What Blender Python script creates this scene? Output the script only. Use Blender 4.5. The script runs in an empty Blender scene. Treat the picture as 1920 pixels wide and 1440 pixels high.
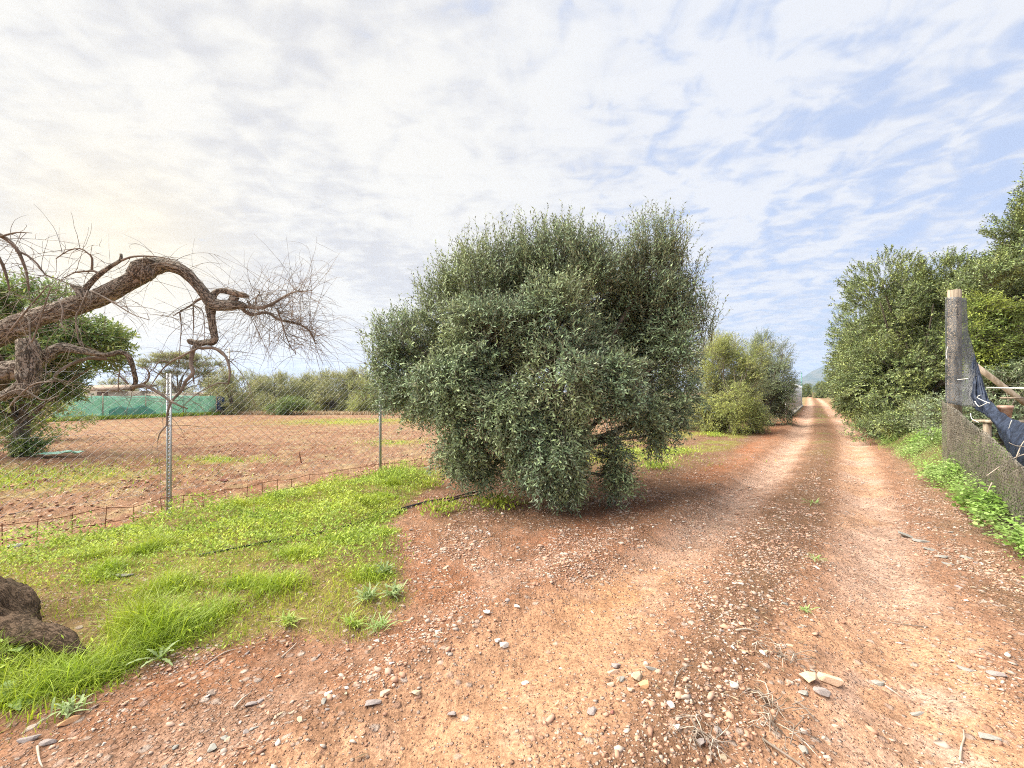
import bpy, math, random
import numpy as np
R = math.radians
rng = np.random.default_rng(11)
random.seed(5)
scene = bpy.context.scene
COL = scene.collection

# ------------------------------------------------------------------ camera
F = 805.0 / 1920.0                      # focal length over image width
EYE = 1.6
cam_d = bpy.data.cameras.new("camera")
cam = bpy.data.objects.new("camera", cam_d)
COL.objects.link(cam)
cam.location = (0, 0, EYE)
cam.rotation_euler = (R(90), 0, 0)
cam_d.sensor_width = 36.0
cam_d.lens = 36.0 * F
cam_d.shift_y = 15.0 / 1920.0
cam_d.clip_start = 0.05
cam_d.clip_end = 9000.0
scene.camera = cam

# ------------------------------------------------------------------ light
EXPOSURE = 2.0
SUN_EL, SUN_AZ = R(48.0), R(-82.0)      # azimuth from +Y, negative = towards -X
sun_dir = np.array([math.sin(SUN_AZ) * math.cos(SUN_EL), math.cos(SUN_AZ) * math.cos(SUN_EL), math.sin(SUN_EL)])
sl = bpy.data.lights.new("sun", "SUN")
sl.energy = 3.3
sl.angle = R(80)
sl.color = (1.0, 0.93, 0.82)
so = bpy.data.objects.new("sun", sl)
COL.objects.link(so)
so.rotation_euler = (math.pi / 2 - SUN_EL, 0, math.pi - SUN_AZ)
so.location = (-40, 40, 40)
vs = scene.view_settings
vs.view_transform = 'Standard'
vs.look = 'None'
vs.gamma = 1.0
vs.use_curve_mapping = False
vs.exposure = EXPOSURE
scene.cycles.max_bounces = 6
scene.cycles.diffuse_bounces = 3
scene.cycles.glossy_bounces = 2
scene.cycles.transmission_bounces = 3
scene.cycles.transparent_max_bounces = 12
scene.cycles.volume_bounces = 0
scene.cycles.use_denoising = False
scene.cycles.denoising_prefilter = 'ACCURATE'
scene.cycles.sample_clamp_indirect = 8.0
scene.cycles.filter_width = 1.05


class NT:
    """small node-tree helper"""
    def __init__(s, tree):
        s.t = tree
        s.n = tree.nodes
        s.l = tree.links

    def new(s, typ, **kw):
        n = s.n.new(typ)
        for k, v in kw.items():
            setattr(n, k, v)
        return n

    def put(s, sock, v):
        if isinstance(v, bpy.types.NodeSocket):
            s.l.new(v, sock)
        elif isinstance(v, (tuple, list)) and len(v) == 3 and sock.type == 'RGBA':
            sock.default_value = (*v, 1.0)
        else:
            sock.default_value = v

    def math(s, op, a, b=0.0, c=None, clamp=False):
        n = s.new('ShaderNodeMath', operation=op, use_clamp=clamp)
        s.put(n.inputs[0], a)
        s.put(n.inputs[1], b)
        if c is not None:
            s.put(n.inputs[2], c)
        return n.outputs[0]

    def mix(s, f, a, b, blend='MIX'):
        n = s.new('ShaderNodeMix', data_type='RGBA', blend_type=blend)
        s.put(n.inputs[0], f)
        s.put(n.inputs[6], a)
        s.put(n.inputs[7], b)
        return n.outputs[2]

    def ramp(s, f, stops, interp='LINEAR'):
        n = s.new('ShaderNodeValToRGB')
        cr = n.color_ramp
        cr.interpolation = interp
        while len(cr.elements) < len(stops):
            cr.elements.new(0.5)
        for e, (p, c) in zip(cr.elements, stops):
            e.position = p
            e.color = (c, c, c, 1) if not isinstance(c, (tuple, list)) else (*c, 1)
        s.put(n.inputs[0], f)
        return n.outputs[0]

    def smooth(s, x, a, b):
        n = s.new('ShaderNodeMapRange', interpolation_type='SMOOTHSTEP')
        s.put(n.inputs[0], x)
        n.inputs[1].default_value = a
        n.inputs[2].default_value = b
        n.inputs[3].default_value = 0.0
        n.inputs[4].default_value = 1.0
        return n.outputs[0]

    def noise(s, vec, scale, detail=4.0, rough=0.55, dist=0.0):
        n = s.new('ShaderNodeTexNoise')
        if vec is not None:
            s.put(n.inputs['Vector'], vec)
        n.inputs['Scale'].default_value = scale
        n.inputs['Detail'].default_value = detail
        n.inputs['Roughness'].default_value = rough
        n.inputs['Distortion'].default_value = dist
        return n.outputs['Fac']


# ------------------------------------------------------------------ sky with thin broken cloud
world = bpy.data.worlds.new("World")
scene.world = world
world.use_nodes = True
w = NT(world.node_tree)
w.n.clear()
STR = 0.1
out = w.new('ShaderNodeOutputWorld')
bg = w.new('ShaderNodeBackground')
bg.inputs['Strength'].default_value = STR
w.l.new(bg.outputs[0], out.inputs[0])
sky = w.new('ShaderNodeTexSky', sky_type='NISHITA')
sky.sun_disc = False
sky.sun_elevation = SUN_EL
sky.sun_rotation = SUN_AZ
sky.air_density = 1.0
sky.dust_density = 0.4
sky.ozone_density = 1.6
tc = w.new('ShaderNodeTexCoord')
sep = w.new('ShaderNodeSeparateXYZ')
w.l.new(tc.outputs['Generated'], sep.inputs[0])
vx, vy, vz = sep.outputs
den = w.math('ADD', w.math('MAXIMUM', vz, 0.0), 0.13)
px_ = w.math('DIVIDE', vx, den)
py_ = w.math('DIVIDE', vy, den)
comb = w.new('ShaderNodeCombineXYZ')
w.put(comb.inputs[0], px_)
w.put(comb.inputs[1], py_)


def cloud_map(rot, sx, sy, loc=(0, 0, 0)):
    m = w.new('ShaderNodeMapping')
    w.l.new(comb.outputs[0], m.inputs[0])
    m.inputs['Rotation'].default_value = (0, 0, rot)
    m.inputs['Scale'].default_value = (sx, sy, 1)
    m.inputs['Location'].default_value = loc
    return m.outputs[0]


n_big = w.noise(cloud_map(R(12), 0.6, 0.45, (3.1, 1.7, 0)), 1.0, 4, 0.5, 0.4)
n_str = w.noise(cloud_map(R(20), 1.4, 1.0, (7.3, 2.2, 0)), 1.5, 5, 0.6, 0.5)
n_cel = w.noise(cloud_map(R(35), 1.9, 1.6, (1.3, 5.2, 0)), 3.9, 3, 0.55, 0.6)
n_rip = w.noise(cloud_map(R(62), 1.0, 2.1, (4.3, 9.2, 0)), 7.5, 2, 0.5, 0.5)
dotn = w.new('ShaderNodeVectorMath', operation='DOT_PRODUCT')
w.l.new(tc.outputs['Generated'], dotn.inputs[0])
dotn.inputs[1].default_value = (-0.66, 0.72, 0.22)          # where the veiled sun glows through
sdot = dotn.outputs['Value']
near_sun = w.smooth(sdot, 0.35, 0.98)                       # thicker veil towards the sun
cov = w.math('ADD', w.math('MULTIPLY', n_str, 0.7), w.math('ADD', w.math('MULTIPLY', n_cel, 1.25), w.math('MULTIPLY', n_big, 0.75)))
cov = w.math('ADD', cov, w.math('MULTIPLY', w.math('SUBTRACT', n_rip, 0.5), 0.45))
cov = w.math('ADD', cov, w.math('MULTIPLY', near_sun, 0.45))
cov = w.math('ADD', cov, w.math('MULTIPLY', w.math('SUBTRACT', 1.0, w.smooth(vz, 0.05, 0.4)), 0.12))
cover = w.smooth(cov, 1.07, 1.53)
cover = w.math('MULTIPLY', cover, 0.94)
# cloud brightness: white with soft grey underside streaks, warmer and brighter round the sun
shade = w.smooth(w.math('ADD', w.math('MULTIPLY', n_big, 0.5), w.math('ADD', w.math('MULTIPLY', n_str, 0.6), w.math('ADD', w.math('MULTIPLY', n_cel, 0.4), w.math('MULTIPLY', w.math('SUBTRACT', n_rip, 0.5), 0.3)))), 0.6, 0.86)
c_far = w.mix(shade, (1.78, 1.90, 2.20), (2.22, 2.26, 2.36))
c_near = w.mix(shade, (1.95, 1.90, 1.87), (2.52, 2.43, 2.22))
c_cloud = w.mix(near_sun, c_far, c_near)
glow = w.math('POWER', w.math('MAXIMUM', sdot, 0.0), 70.0)
c_cloud = w.mix(w.math('MULTIPLY', glow, 0.55), c_cloud, (3.1, 2.6, 1.6))
sky_c = w.mix(0.92, sky.outputs[0], (1.38, 1.60, 2.12))
hz = w.math('SUBTRACT', 1.0, w.smooth(vz, 0.0, 0.25))
sky_c = w.mix(w.math('MULTIPLY', hz, 0.8), sky_c, (1.55, 1.80, 2.15))
final = w.mix(cover, sky_c, c_cloud)
w.put(bg.inputs['Color'], final)


# ------------------------------------------------------------------ helpers
def at(px, py, d):
    """world point that lies d metres ahead of the camera's plane, on the ray through photo pixel (px, py)"""
    return np.array([(px - 960.0) / 805.0 * d, d, EYE - (py - 735.0) / 805.0 * d])


def gd(px, py):
    d = EYE * 805.0 / (py - 735.0)
    return np.array([(px - 960.0) / 805.0 * d, d])


def hash3(i, j, k, seed):
    n = (i.astype(np.int64) * 374761393 + j.astype(np.int64) * 668265263 + k.astype(np.int64) * 2147483647 + seed * 974711) & 0xffffffff
    n = ((n ^ (n >> 13)) * 1274126177) & 0xffffffff
    n = ((n ^ (n >> 16)) * 2246822519) & 0xffffffff
    n = n ^ (n >> 15)
    return (n & 0xffffff) / float(0xffffff)


def vn3(x, y, z, seed=0):
    xi, yi, zi = np.floor(x), np.floor(y), np.floor(z)
    fx, fy, fz = x - xi, y - yi, z - zi
    fx, fy, fz = [f * f * (3 - 2 * f) for f in (fx, fy, fz)]
    r = 0
    for a in (0, 1):
        for b in (0, 1):
            for c in (0, 1):
                wt = (fx if a else 1 - fx) * (fy if b else 1 - fy) * (fz if c else 1 - fz)
                r = r + wt * hash3(xi + a, yi + b, zi + c, seed)
    return r


def vn(x, y, seed=0):
    xi, yi = np.floor(x), np.floor(y)
    fx, fy = x - xi, y - yi
    fx, fy = fx * fx * (3 - 2 * fx), fy * fy * (3 - 2 * fy)
    z = np.zeros_like(xi)
    return ((hash3(xi, yi, z, seed) * (1 - fx) + hash3(xi + 1, yi, z, seed) * fx) * (1 - fy)
            + (hash3(xi, yi + 1, z, seed) * (1 - fx) + hash3(xi + 1, yi + 1, z, seed) * fx) * fy)


def fbm(x, y, seed=0, octv=4, gain=0.5):
    a, s, t = 1.0, 0.0, 0.0
    for o in range(octv):
        s = s + a * vn(x * 2 ** o + 17.3 * o, y * 2 ** o - 9.1 * o, seed + o)
        t += a
        a *= gain
    return s / t


def sstep(x, a, b):
    t = np.clip((x - a) / (b - a), 0, 1)
    return t * t * (3 - 2 * t)


def make_mesh(name, verts, faces, mat=None, smooth=False, attrs=None):
    """faces: an (n,3) or (n,4) array, or a list of such arrays"""
    if not isinstance(faces, list):
        faces = [faces]
    faces = [np.asarray(f, dtype=np.int32) for f in faces if len(f)]
    me = bpy.data.meshes.new(name)
    verts = np.asarray(verts, dtype=np.float32)
    me.vertices.add(len(verts))
    me.vertices.foreach_set('co', verts.ravel())
    loops = np.concatenate([f.ravel() for f in faces])
    tot = np.concatenate([np.full(len(f), f.shape[1], dtype=np.int32) for f in faces])
    start = np.concatenate([[0], np.cumsum(tot)[:-1]]).astype(np.int32)
    me.loops.add(len(loops))
    me.loops.foreach_set('vertex_index', loops)
    me.polygons.add(len(tot))
    me.polygons.foreach_set('loop_start', start)
    me.polygons.foreach_set('loop_total', tot)
    if smooth:
        me.polygons.foreach_set('use_smooth', np.ones(len(tot), dtype=bool))
    if attrs:
        for k, v in attrs.items():
            if v.ndim == 2:
                at_ = me.attributes.new(k, 'FLOAT_COLOR', 'POINT')
                c = np.ones((len(verts), 4), dtype=np.float32)
                c[:, :3] = v
                at_.data.foreach_set('color', c.ravel())
            else:
                at_ = me.attributes.new(k, 'FLOAT', 'POINT')
                at_.data.foreach_set('value', v.astype(np.float32))
    me.update(calc_edges=True)
    if mat:
        me.materials.append(mat)
    return me


def link(name, data, parent=None, loc=None):
    o = bpy.data.objects.new(name, data)
    COL.objects.link(o)
    if parent is not None:
        o.parent = parent
    if loc is not None:
        o.location = tuple(float(v) for v in loc)
    return o


def tag(o, label=None, cat=None, group=None, kind=None):
    if label:
        o['label'] = label
    if cat:
        o['category'] = cat
    if group:
        o['group'] = group
    if kind:
        o['kind'] = kind
    return o


def thing(name, label, cat, loc=(0, 0, 0), rz=0.0, group=None):
    o = link(name, None, None, loc)
    o.empty_display_size = 0.2
    o.rotation_euler = (0, 0, rz)
    return tag(o, label, cat, group)


def copy_tree(root, loc, rz=0.0, scale=1.0, label=None, group=None):
    c = root.copy()
    COL.objects.link(c)
    c.location = tuple(float(v) for v in loc)
    c.rotation_euler = (0, 0, rz)
    c.scale = (scale, scale, scale) if np.isscalar(scale) else scale
    if label:
        c['label'] = label
    if group:
        c['group'] = group
    for ch in root.children:
        k = ch.copy()
        COL.objects.link(k)
        k.parent = c
        for g in ch.children:
            q = g.copy()
            COL.objects.link(q)
            q.parent = k
    return c


class MB:
    """collects pieces into one mesh"""
    def __init__(s):
        s.v, s.f3, s.f4, s.n, s.g = [], [], [], 0, []

    def add(s, verts, faces, grain=None):
        verts = np.asarray(verts, dtype=float)
        s.g.append(verts if grain is None else grain)
        for f in (faces if isinstance(faces, list) else [faces]):
            f = np.asarray(f)
            if len(f):
                (s.f3 if f.shape[1] == 3 else s.f4).append(f + s.n)
        s.v.append(verts)
        s.n += len(verts)

    def box(s, c, size, rz=0.0, taper=1.0):
        x, y, z = np.asarray(size) / 2.0
        v = np.array([[-x, -y, -z], [x, -y, -z], [x, y, -z], [-x, y, -z], [-x * taper, -y * taper, z], [x * taper, -y * taper, z], [x * taper, y * taper, z], [-x * taper, y * taper, z]])
        ca, sa = math.cos(rz), math.sin(rz)
        v = np.stack([v[:, 0] * ca - v[:, 1] * sa, v[:, 0] * sa + v[:, 1] * ca, v[:, 2]], 1) + np.asarray(c)
        s.add(v, np.array([[0, 3, 2, 1], [4, 5, 6, 7], [0, 1, 5, 4], [1, 2, 6, 5], [2, 3, 7, 6], [3, 0, 4, 7]]))

    def bar(s, a, b, r, sides=6):
        s.tube([a, b], [r, r], sides, smooth_path=False)

    def tube(s, pts, radii, sides=6, step=None, bark=0.0, seed=0, smooth_path=True, freq=9.0, cap=True):
        v, q, t, gr = tube_mesh(pts, radii, sides, step, bark, seed, smooth_path, freq, cap)
        s.add(v, [q, t], gr)

    def data(s, name, mat=None, smooth=False, attrs=None):
        fs = []
        if s.f3:
            fs.append(np.concatenate(s.f3))
        if s.f4:
            fs.append(np.concatenate(s.f4))
        attrs = {'grain': np.concatenate(s.g)} if mat is not None and mat.name.startswith('furrowed_bark') else attrs
        return make_mesh(name, np.concatenate(s.v), fs, mat, smooth, attrs)

    def build(s, name, mat, parent=None, smooth=False, loc=None):
        return link(name, s.data(name, mat, smooth), parent, loc)


def resample(pts, radii, step):
    pts = np.asarray(pts, float)
    radii = np.asarray(radii, float)
    n = len(pts)
    P = np.vstack([2 * pts[0] - pts[1], pts, 2 * pts[-1] - pts[-2]])
    op, orr = [], []
    for i in range(n - 1):
        p0, p1, p2, p3 = P[i:i + 4]
        k = max(2, int(np.linalg.norm(p2 - p1) / step))
        for t in np.arange(k) / k:
            op.append(0.5 * (2 * p1 + (p2 - p0) * t + (2 * p0 - 5 * p1 + 4 * p2 - p3) * t * t + (-p0 + 3 * p1 - 3 * p2 + p3) * t ** 3))
            orr.append(radii[i] + (radii[i + 1] - radii[i]) * (t * t * (3 - 2 * t)))
    op.append(pts[-1])
    orr.append(radii[-1])
    return np.array(op), np.array(orr)


def tube_mesh(pts, radii, sides, step, bark, seed, smooth_path, freq, cap):
    pts = np.asarray(pts, float)
    radii = np.asarray(radii, float)
    if smooth_path and len(pts) > 2:
        pts, radii = resample(pts, radii, step or 0.08)
    elif step and len(pts) == 2:
        k = max(2, int(np.linalg.norm(pts[1] - pts[0]) / step))
        t = np.linspace(0, 1, k + 1)[:, None]
        pts, radii = pts[0] * (1 - t) + pts[1] * t, radii[0] * (1 - t[:, 0]) + radii[1] * t[:, 0]
    m = len(pts)
    T = np.gradient(pts, axis=0)
    T /= np.linalg.norm(T, axis=1)[:, None] + 1e-9
    u = np.cross(T[0], [0.3, 0.2, 0.93])
    if np.linalg.norm(u) < 0.1:
        u = np.cross(T[0], [1, 0, 0])
    U = np.zeros_like(pts)
    for i in range(m):
        u = u - T[i] * np.dot(u, T[i])
        u /= np.linalg.norm(u) + 1e-9
        U[i] = u
    V = np.cross(T, U)
    a = np.arange(sides) / sides * 2 * np.pi
    ca, sa = np.cos(a), np.sin(a)
    rad = np.repeat(radii[:, None], sides, 1)
    if bark > 0:
        s_ = np.concatenate([[0], np.cumsum(np.linalg.norm(np.diff(pts, axis=0), axis=1))])
        SS = np.repeat(s_[:, None], sides, 1)
        tw = a[None, :] + SS * 0.9
        cx, cy = np.cos(tw), np.sin(tw)
        n1 = vn3(cx * 3.6 + 50, cy * 3.6 + 50, SS * freq * 1.1 + seed, seed)
        n2 = vn3(cx * 8.5 + 50, cy * 8.5 + 50, SS * freq * 3.0 + seed, seed + 3)
        n3 = vn3(cx * 1.1 + 50, cy * 1.1 + 50, SS * freq * 0.9 + seed, seed + 7)
        rid = 1 - np.abs(2 * n1 - 1)
        rad = rad * (1 + bark * ((rid - 0.6) * .7 + (n2 - 0.5) * 0.9 + (n3 - 0.5) * 1.8))
    v = pts[:, None, :] + rad[..., None] * (ca[None, :, None] * U[:, None, :] + sa[None, :, None] * V[:, None, :])
    v = v.reshape(-1, 3)
    # bark grain: position round the stem and, compressed, along it
    sl_ = np.concatenate([[0], np.cumsum(np.linalg.norm(np.diff(pts, axis=0), axis=1))])
    rm = np.median(radii)
    tw_ = a[None, :] + sl_[:, None] * .9
    gr = np.stack([np.cos(tw_) * rm, np.sin(tw_) * rm, np.repeat(sl_[:, None], sides, 1) * .42 + seed * 1.7], -1).reshape(-1, 3)
    i = np.arange(m - 1)[:, None] * sides
    j = np.arange(sides)[None, :]
    jn = (j + 1) % sides
    q = np.stack([i + j, i + jn, i + sides + jn, i + sides + j], -1).reshape(-1, 4)
    t = np.zeros((0, 3), int)
    if cap:
        c0, c1 = len(v), len(v) + 1
        v = np.vstack([v, pts[0] - T[0] * radii[0] * 0.2, pts[-1] + T[-1] * radii[-1] * 0.35])
        gr = np.vstack([gr, gr[0], gr[-1]])
        jj = np.arange(sides)
        e = (m - 1) * sides
        t = np.vstack([np.stack([np.full(sides, c0), (jj + 1) % sides, jj], 1), np.stack([np.full(sides, c1), e + jj, e + (jj + 1) % sides], 1)])
    return v, q, t, gr


def strands(P0, D, L, rad, nseg, grav, wob, seed):
    """many thin curved twigs at once (three-sided); returns verts, quads and the sampled paths"""
    g = np.random.default_rng(seed)
    n = len(P0)
    D = D / (np.linalg.norm(D, axis=1)[:, None] + 1e-9)
    pts = np.zeros((n, nseg + 1, 3))
    pts[:, 0] = P0
    d = D.copy()
    bend = g.normal(0, wob, (n, 3))
    for k in range(nseg):
        pts[:, k + 1] = pts[:, k] + d * (L / nseg)[:, None]
        d = d + bend * 0.5 + g.normal(0, wob * 0.6, (n, 3)) + np.array([0, 0, -1]) * (grav if np.isscalar(grav) else np.asarray(grav)[:, None])
        d /= np.linalg.norm(d, axis=1)[:, None]
    T = np.gradient(pts, axis=1)
    T /= np.linalg.norm(T, axis=2)[..., None] + 1e-9
    ref = np.array([0.31, 0.87, 0.38])
    U = np.cross(T, ref)
    U /= np.linalg.norm(U, axis=2)[..., None] + 1e-9
    V = np.cross(T, U)
    rr = rad[:, None] * np.linspace(1, 0.35, nseg + 1)[None, :]
    vv = []
    for a in (0, 2 * np.pi / 3, 4 * np.pi / 3):
        vv.append(pts + rr[..., None] * (math.cos(a) * U + math.sin(a) * V))
    v = np.stack(vv, 2).reshape(-1, 3)
    base = (np.arange(n) * (nseg + 1) * 3)[:, None, None] + (np.arange(nseg) * 3)[None, :, None]
    j = np.arange(3)[None, None, :]
    jn = (j + 1) % 3
    q = np.stack([base + j, base + jn, base + 3 + jn, base + 3 + j], -1).reshape(-1, 4)
    return v, q, pts, T


def leaves(P, D, N, L, W, fold=0.25, curl=0.0):
    """folded lance-shaped leaves, two triangles each"""
    D = D / (np.linalg.norm(D, axis=1)[:, None] + 1e-9)
    S = np.cross(D, N)
    S /= np.linalg.norm(S, axis=1)[:, None] + 1e-9
    N = np.cross(S, D)
    mid = P + D * (L * 0.5)[:, None] + N * (W * fold)[:, None]
    tip = P + D * L[:, None] - N * (L * curl)[:, None]
    v = np.stack([P, mid + S * (W * 0.5)[:, None], tip, mid - S * (W * 0.5)[:, None]], 1).reshape(-1, 3)
    b = np.arange(len(P)) * 4
    f = np.concatenate([np.stack([b, b + 1, b + 2], 1), np.stack([b, b + 2, b + 3], 1)])
    return v, f


def round_leaves(P, D, N, L, W, cup=0.2):
    """broad leaves of six points, four triangles each"""
    D = D / (np.linalg.norm(D, axis=1)[:, None] + 1e-9)
    S = np.cross(D, N)
    S /= np.linalg.norm(S, axis=1)[:, None] + 1e-9
    N = np.cross(S, D)
    o = []
    for a, b_, c in ((0, 0, 0), (.3, .5, 1), (.75, .42, .8), (1, 0, 0), (.75, -.42, .8), (.3, -.5, 1)):
        o.append(P + D * (L * a)[:, None] + S * (W * b_)[:, None] + N * (W * cup * c)[:, None])
    v = np.stack(o, 1).reshape(-1, 3)
    b = (np.arange(len(P)) * 6)[:, None]
    f = np.concatenate([b + np.array([[0, 1, 2]]), b + np.array([[0, 2, 3]]), b + np.array([[0, 3, 4]]), b + np.array([[0, 4, 5]])])
    return v, f


def unit(a):
    return a / (np.linalg.norm(a, axis=-1, keepdims=True) + 1e-9)


# ------------------------------------------------------------------ materials
def new_mat(name):
    m = bpy.data.materials.new(name)
    m.use_nodes = True
    t = NT(m.node_tree)
    p = t.n['Principled BSDF']
    return m, t, p


def leaf_mat(name, top, under, var=0.35, transl=0.25, tcol=None, rough=0.5, hue2=None, hue_f=0.2, spec=0.35):
    """leaf colour varies from leaf to leaf; underside paler"""
    m, t, p = new_mat(name)
    geo = t.new('ShaderNodeNewGeometry')
    rnd = geo.outputs['Random Per Island']
    k = t.math('ADD', 1 - var, t.math('MULTIPLY', rnd, 2 * var))
    c = t.mix(geo.outputs['Backfacing'], top, under)
    if hue2:
        tcx = t.new('ShaderNodeTexCoord')
        n = t.noise(tcx.outputs['Object'], 1.1, 2)
        f = t.math('MULTIPLY', t.math('ADD', t.smooth(n, 0.42, 0.68), t.math('MULTIPLY', t.math('GREATER_THAN', rnd, 0.85), 0.6), None, True), hue_f)
        c = t.mix(f, c, hue2)
    vm = t.new('ShaderNodeVectorMath', operation='SCALE')
    t.put(vm.inputs[0], c)
    t.put(vm.inputs['Scale'], k)
    col = vm.outputs[0]
    t.put(p.inputs['Base Color'], col)
    p.inputs['Roughness'].default_value = rough
    p.inputs['Specular IOR Level'].default_value = spec
    if transl > 0:
        tr = t.new('ShaderNodeBsdfTranslucent')
        t.put(tr.inputs[0], tcol or col)
        mx = t.new('ShaderNodeMixShader')
        mx.inputs[0].default_value = transl
        t.l.new(p.outputs[0], mx.inputs[1])
        t.l.new(tr.outputs[0], mx.inputs[2])
        t.l.new(mx.outputs[0], t.n['Material Output'].inputs[0])
    return m


def solid_mat(name, a, b, scale=20.0, rough=0.8, metal=0.0, bump=0.0, bscale=60.0, stretch=(1, 1, 1), lo=0.35, hi=0.65, obj_random=0.0):
    m, t, p = new_mat(name)
    tcx = t.new('ShaderNodeTexCoord')
    mp = t.new('ShaderNodeMapping')
    t.l.new(tcx.outputs['Object'], mp.inputs[0])
    mp.inputs['Scale'].default_value = stretch
    n = t.noise(mp.outputs[0], scale, 5, 0.6)
    c = t.mix(t.smooth(n, lo, hi), a, b)
    if obj_random:
        oi = t.new('ShaderNodeObjectInfo')
        vm = t.new('ShaderNodeVectorMath', operation='SCALE')
        t.put(vm.inputs[0], c)
        t.put(vm.inputs['Scale'], t.math('ADD', 1 - obj_random, t.math('MULTIPLY', oi.outputs['Random'], 2 * obj_random)))
        c = vm.outputs[0]
    t.put(p.inputs['Base Color'], c)
    p.inputs['Roughness'].default_value = rough
    p.inputs['Metallic'].default_value = metal
    p.inputs['Specular IOR Level'].default_value = 0.25
    if bump:
        b = t.new('ShaderNodeBump')
        b.inputs['Strength'].default_value = 0.6
        b.inputs['Distance'].default_value = bump
        t.put(b.inputs['Height'], t.noise(mp.outputs[0], bscale, 4, 0.65))
        t.l.new(b.outputs[0], p.inputs['Normal'])
    return m


def island_mat(name, stops, rough=0.85, noise_scale=0.0, obj=False):
    """colour picked per separate piece (or per object) from a ramp"""
    m, t, p = new_mat(name)
    if obj:
        r = t.new('ShaderNodeObjectInfo').outputs['Random']
    else:
        r = t.new('ShaderNodeNewGeometry').outputs['Random Per Island']
    c = t.ramp(r, stops)
    if noise_scale:
        tcx = t.new('ShaderNodeTexCoord')
        n = t.noise(tcx.outputs['Object'], noise_scale, 4, 0.6)
        c = t.mix(t.smooth(n, 0.3, 0.7), c, t.mix(0.6, c, (0.5, 0.4, 0.32)))
        b = t.new('ShaderNodeBump')
        b.inputs['Strength'].default_value = 0.5
        b.inputs['Distance'].default_value = 0.02
        t.put(b.inputs['Height'], n)
        t.l.new(b.outputs[0], p.inputs['Normal'])
    t.put(p.inputs['Base Color'], c)
    p.inputs['Roughness'].default_value = rough
    p.inputs['Specular IOR Level'].default_value = 0.2
    return m


M = {}
M['olive'] = leaf_mat('olive_leaf', (0.165, 0.235, 0.125), (0.35, 0.40, 0.28), 0.65, 0.1, rough=0.42, hue2=(0.31, 0.35, 0.13), hue_f=0.4, spec=.3)
M['olive_far'] = leaf_mat('olive_leaf_far', (0.27, 0.30, 0.12), (0.33, 0.36, 0.2), 0.5, 0.25, hue2=(0.44, 0.41, 0.14), hue_f=0.7)
M['yellow'] = leaf_mat('yellow_olive_leaf', (0.38, 0.41, 0.09), (0.40, 0.43, 0.17), 0.5, 0.3, hue2=(0.23, 0.30, 0.10), hue_f=0.7)
M['dark'] = leaf_mat('dark_olive_leaf', (0.17, 0.23, 0.12), (0.28, 0.32, 0.22), 0.5, 0.18, hue2=(0.26, 0.29, 0.11), hue_f=0.5)
M['hedge'] = leaf_mat('evergreen_leaf', (0.135, 0.185, 0.065), (0.2, 0.25, 0.11), 0.7, 0.12, rough=0.38, hue2=(0.28, 0.31, 0.085), hue_f=0.65)
M['lime'] = leaf_mat('light_green_leaf', (0.17, 0.24, 0.055), (0.21, 0.27, 0.09), 0.5, 0.35, hue2=(0.44, 0.48, 0.07), hue_f=0.5)
M['broad'] = leaf_mat('broad_leaf', (0.16, 0.26, 0.07), (0.22, 0.3, 0.1), 0.5, 0.3, rough=0.35, hue2=(0.34, 0.35, 0.08), hue_f=0.6)
M['grass'] = leaf_mat('grass_blade', (0.30, 0.42, 0.03), (0.31, 0.43, 0.04), 0.4, 0.4, rough=0.45, hue2=(0.46, 0.50, 0.045), hue_f=0.7)
M['cover'] = leaf_mat('weed_leaf', (0.29, 0.41, 0.045), (0.31, 0.41, 0.09), 0.55, 0.35, rough=0.5, hue2=(0.44, 0.47, 0.05), hue_f=0.6)
M['weed'] = leaf_mat('mallow_leaf', (0.24, 0.40, 0.07), (0.29, 0.42, 0.13), 0.45, 0.3, rough=0.4, hue2=(0.42, 0.52, 0.22), hue_f=0.6)
M['greyweed'] = leaf_mat('grey_weed_leaf', (0.25, 0.35, 0.11), (0.29, 0.37, 0.16), 0.45, 0.3, rough=0.5)
M['straw'] = island_mat('straw', [(0, (0.28, 0.19, 0.1)), (0.5, (0.46, 0.34, 0.2)), (1, (0.62, 0.5, 0.34))])
M['litter'] = island_mat('dry_leaf', [(0, (0.10, 0.07, 0.04)), (0.45, (0.2, 0.135, 0.08)), (0.8, (0.32, 0.24, 0.15)), (1, (0.46, 0.38, 0.26))])
M['clod'] = island_mat('clod', [(0, (0.30, 0.15, 0.09)), (0.6, (0.40, 0.22, 0.14)), (1, (0.50, 0.32, 0.22))])
M['pebble'] = island_mat('pebble', [(0, (0.30, 0.17, 0.115)), (0.25, (0.42, 0.24, 0.16)), (0.55, (0.46, 0.29, 0.205)), (0.75, (0.36, 0.295, 0.245)), (0.95, (0.5, 0.39, 0.31)), (1, (0.6, 0.52, 0.44))])
M['twig'] = solid_mat('twig_bark', (0.15, 0.12, 0.09), (0.26, 0.21, 0.17), 8.0)
M['oltwig'] = solid_mat('olive_twig_bark', (0.16, 0.15, 0.10), (0.24, 0.22, 0.16), 8.0)
M['drytwig'] = solid_mat('dry_twig_bark', (0.32, 0.26, 0.2), (0.5, 0.42, 0.34), 12.0)
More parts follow.
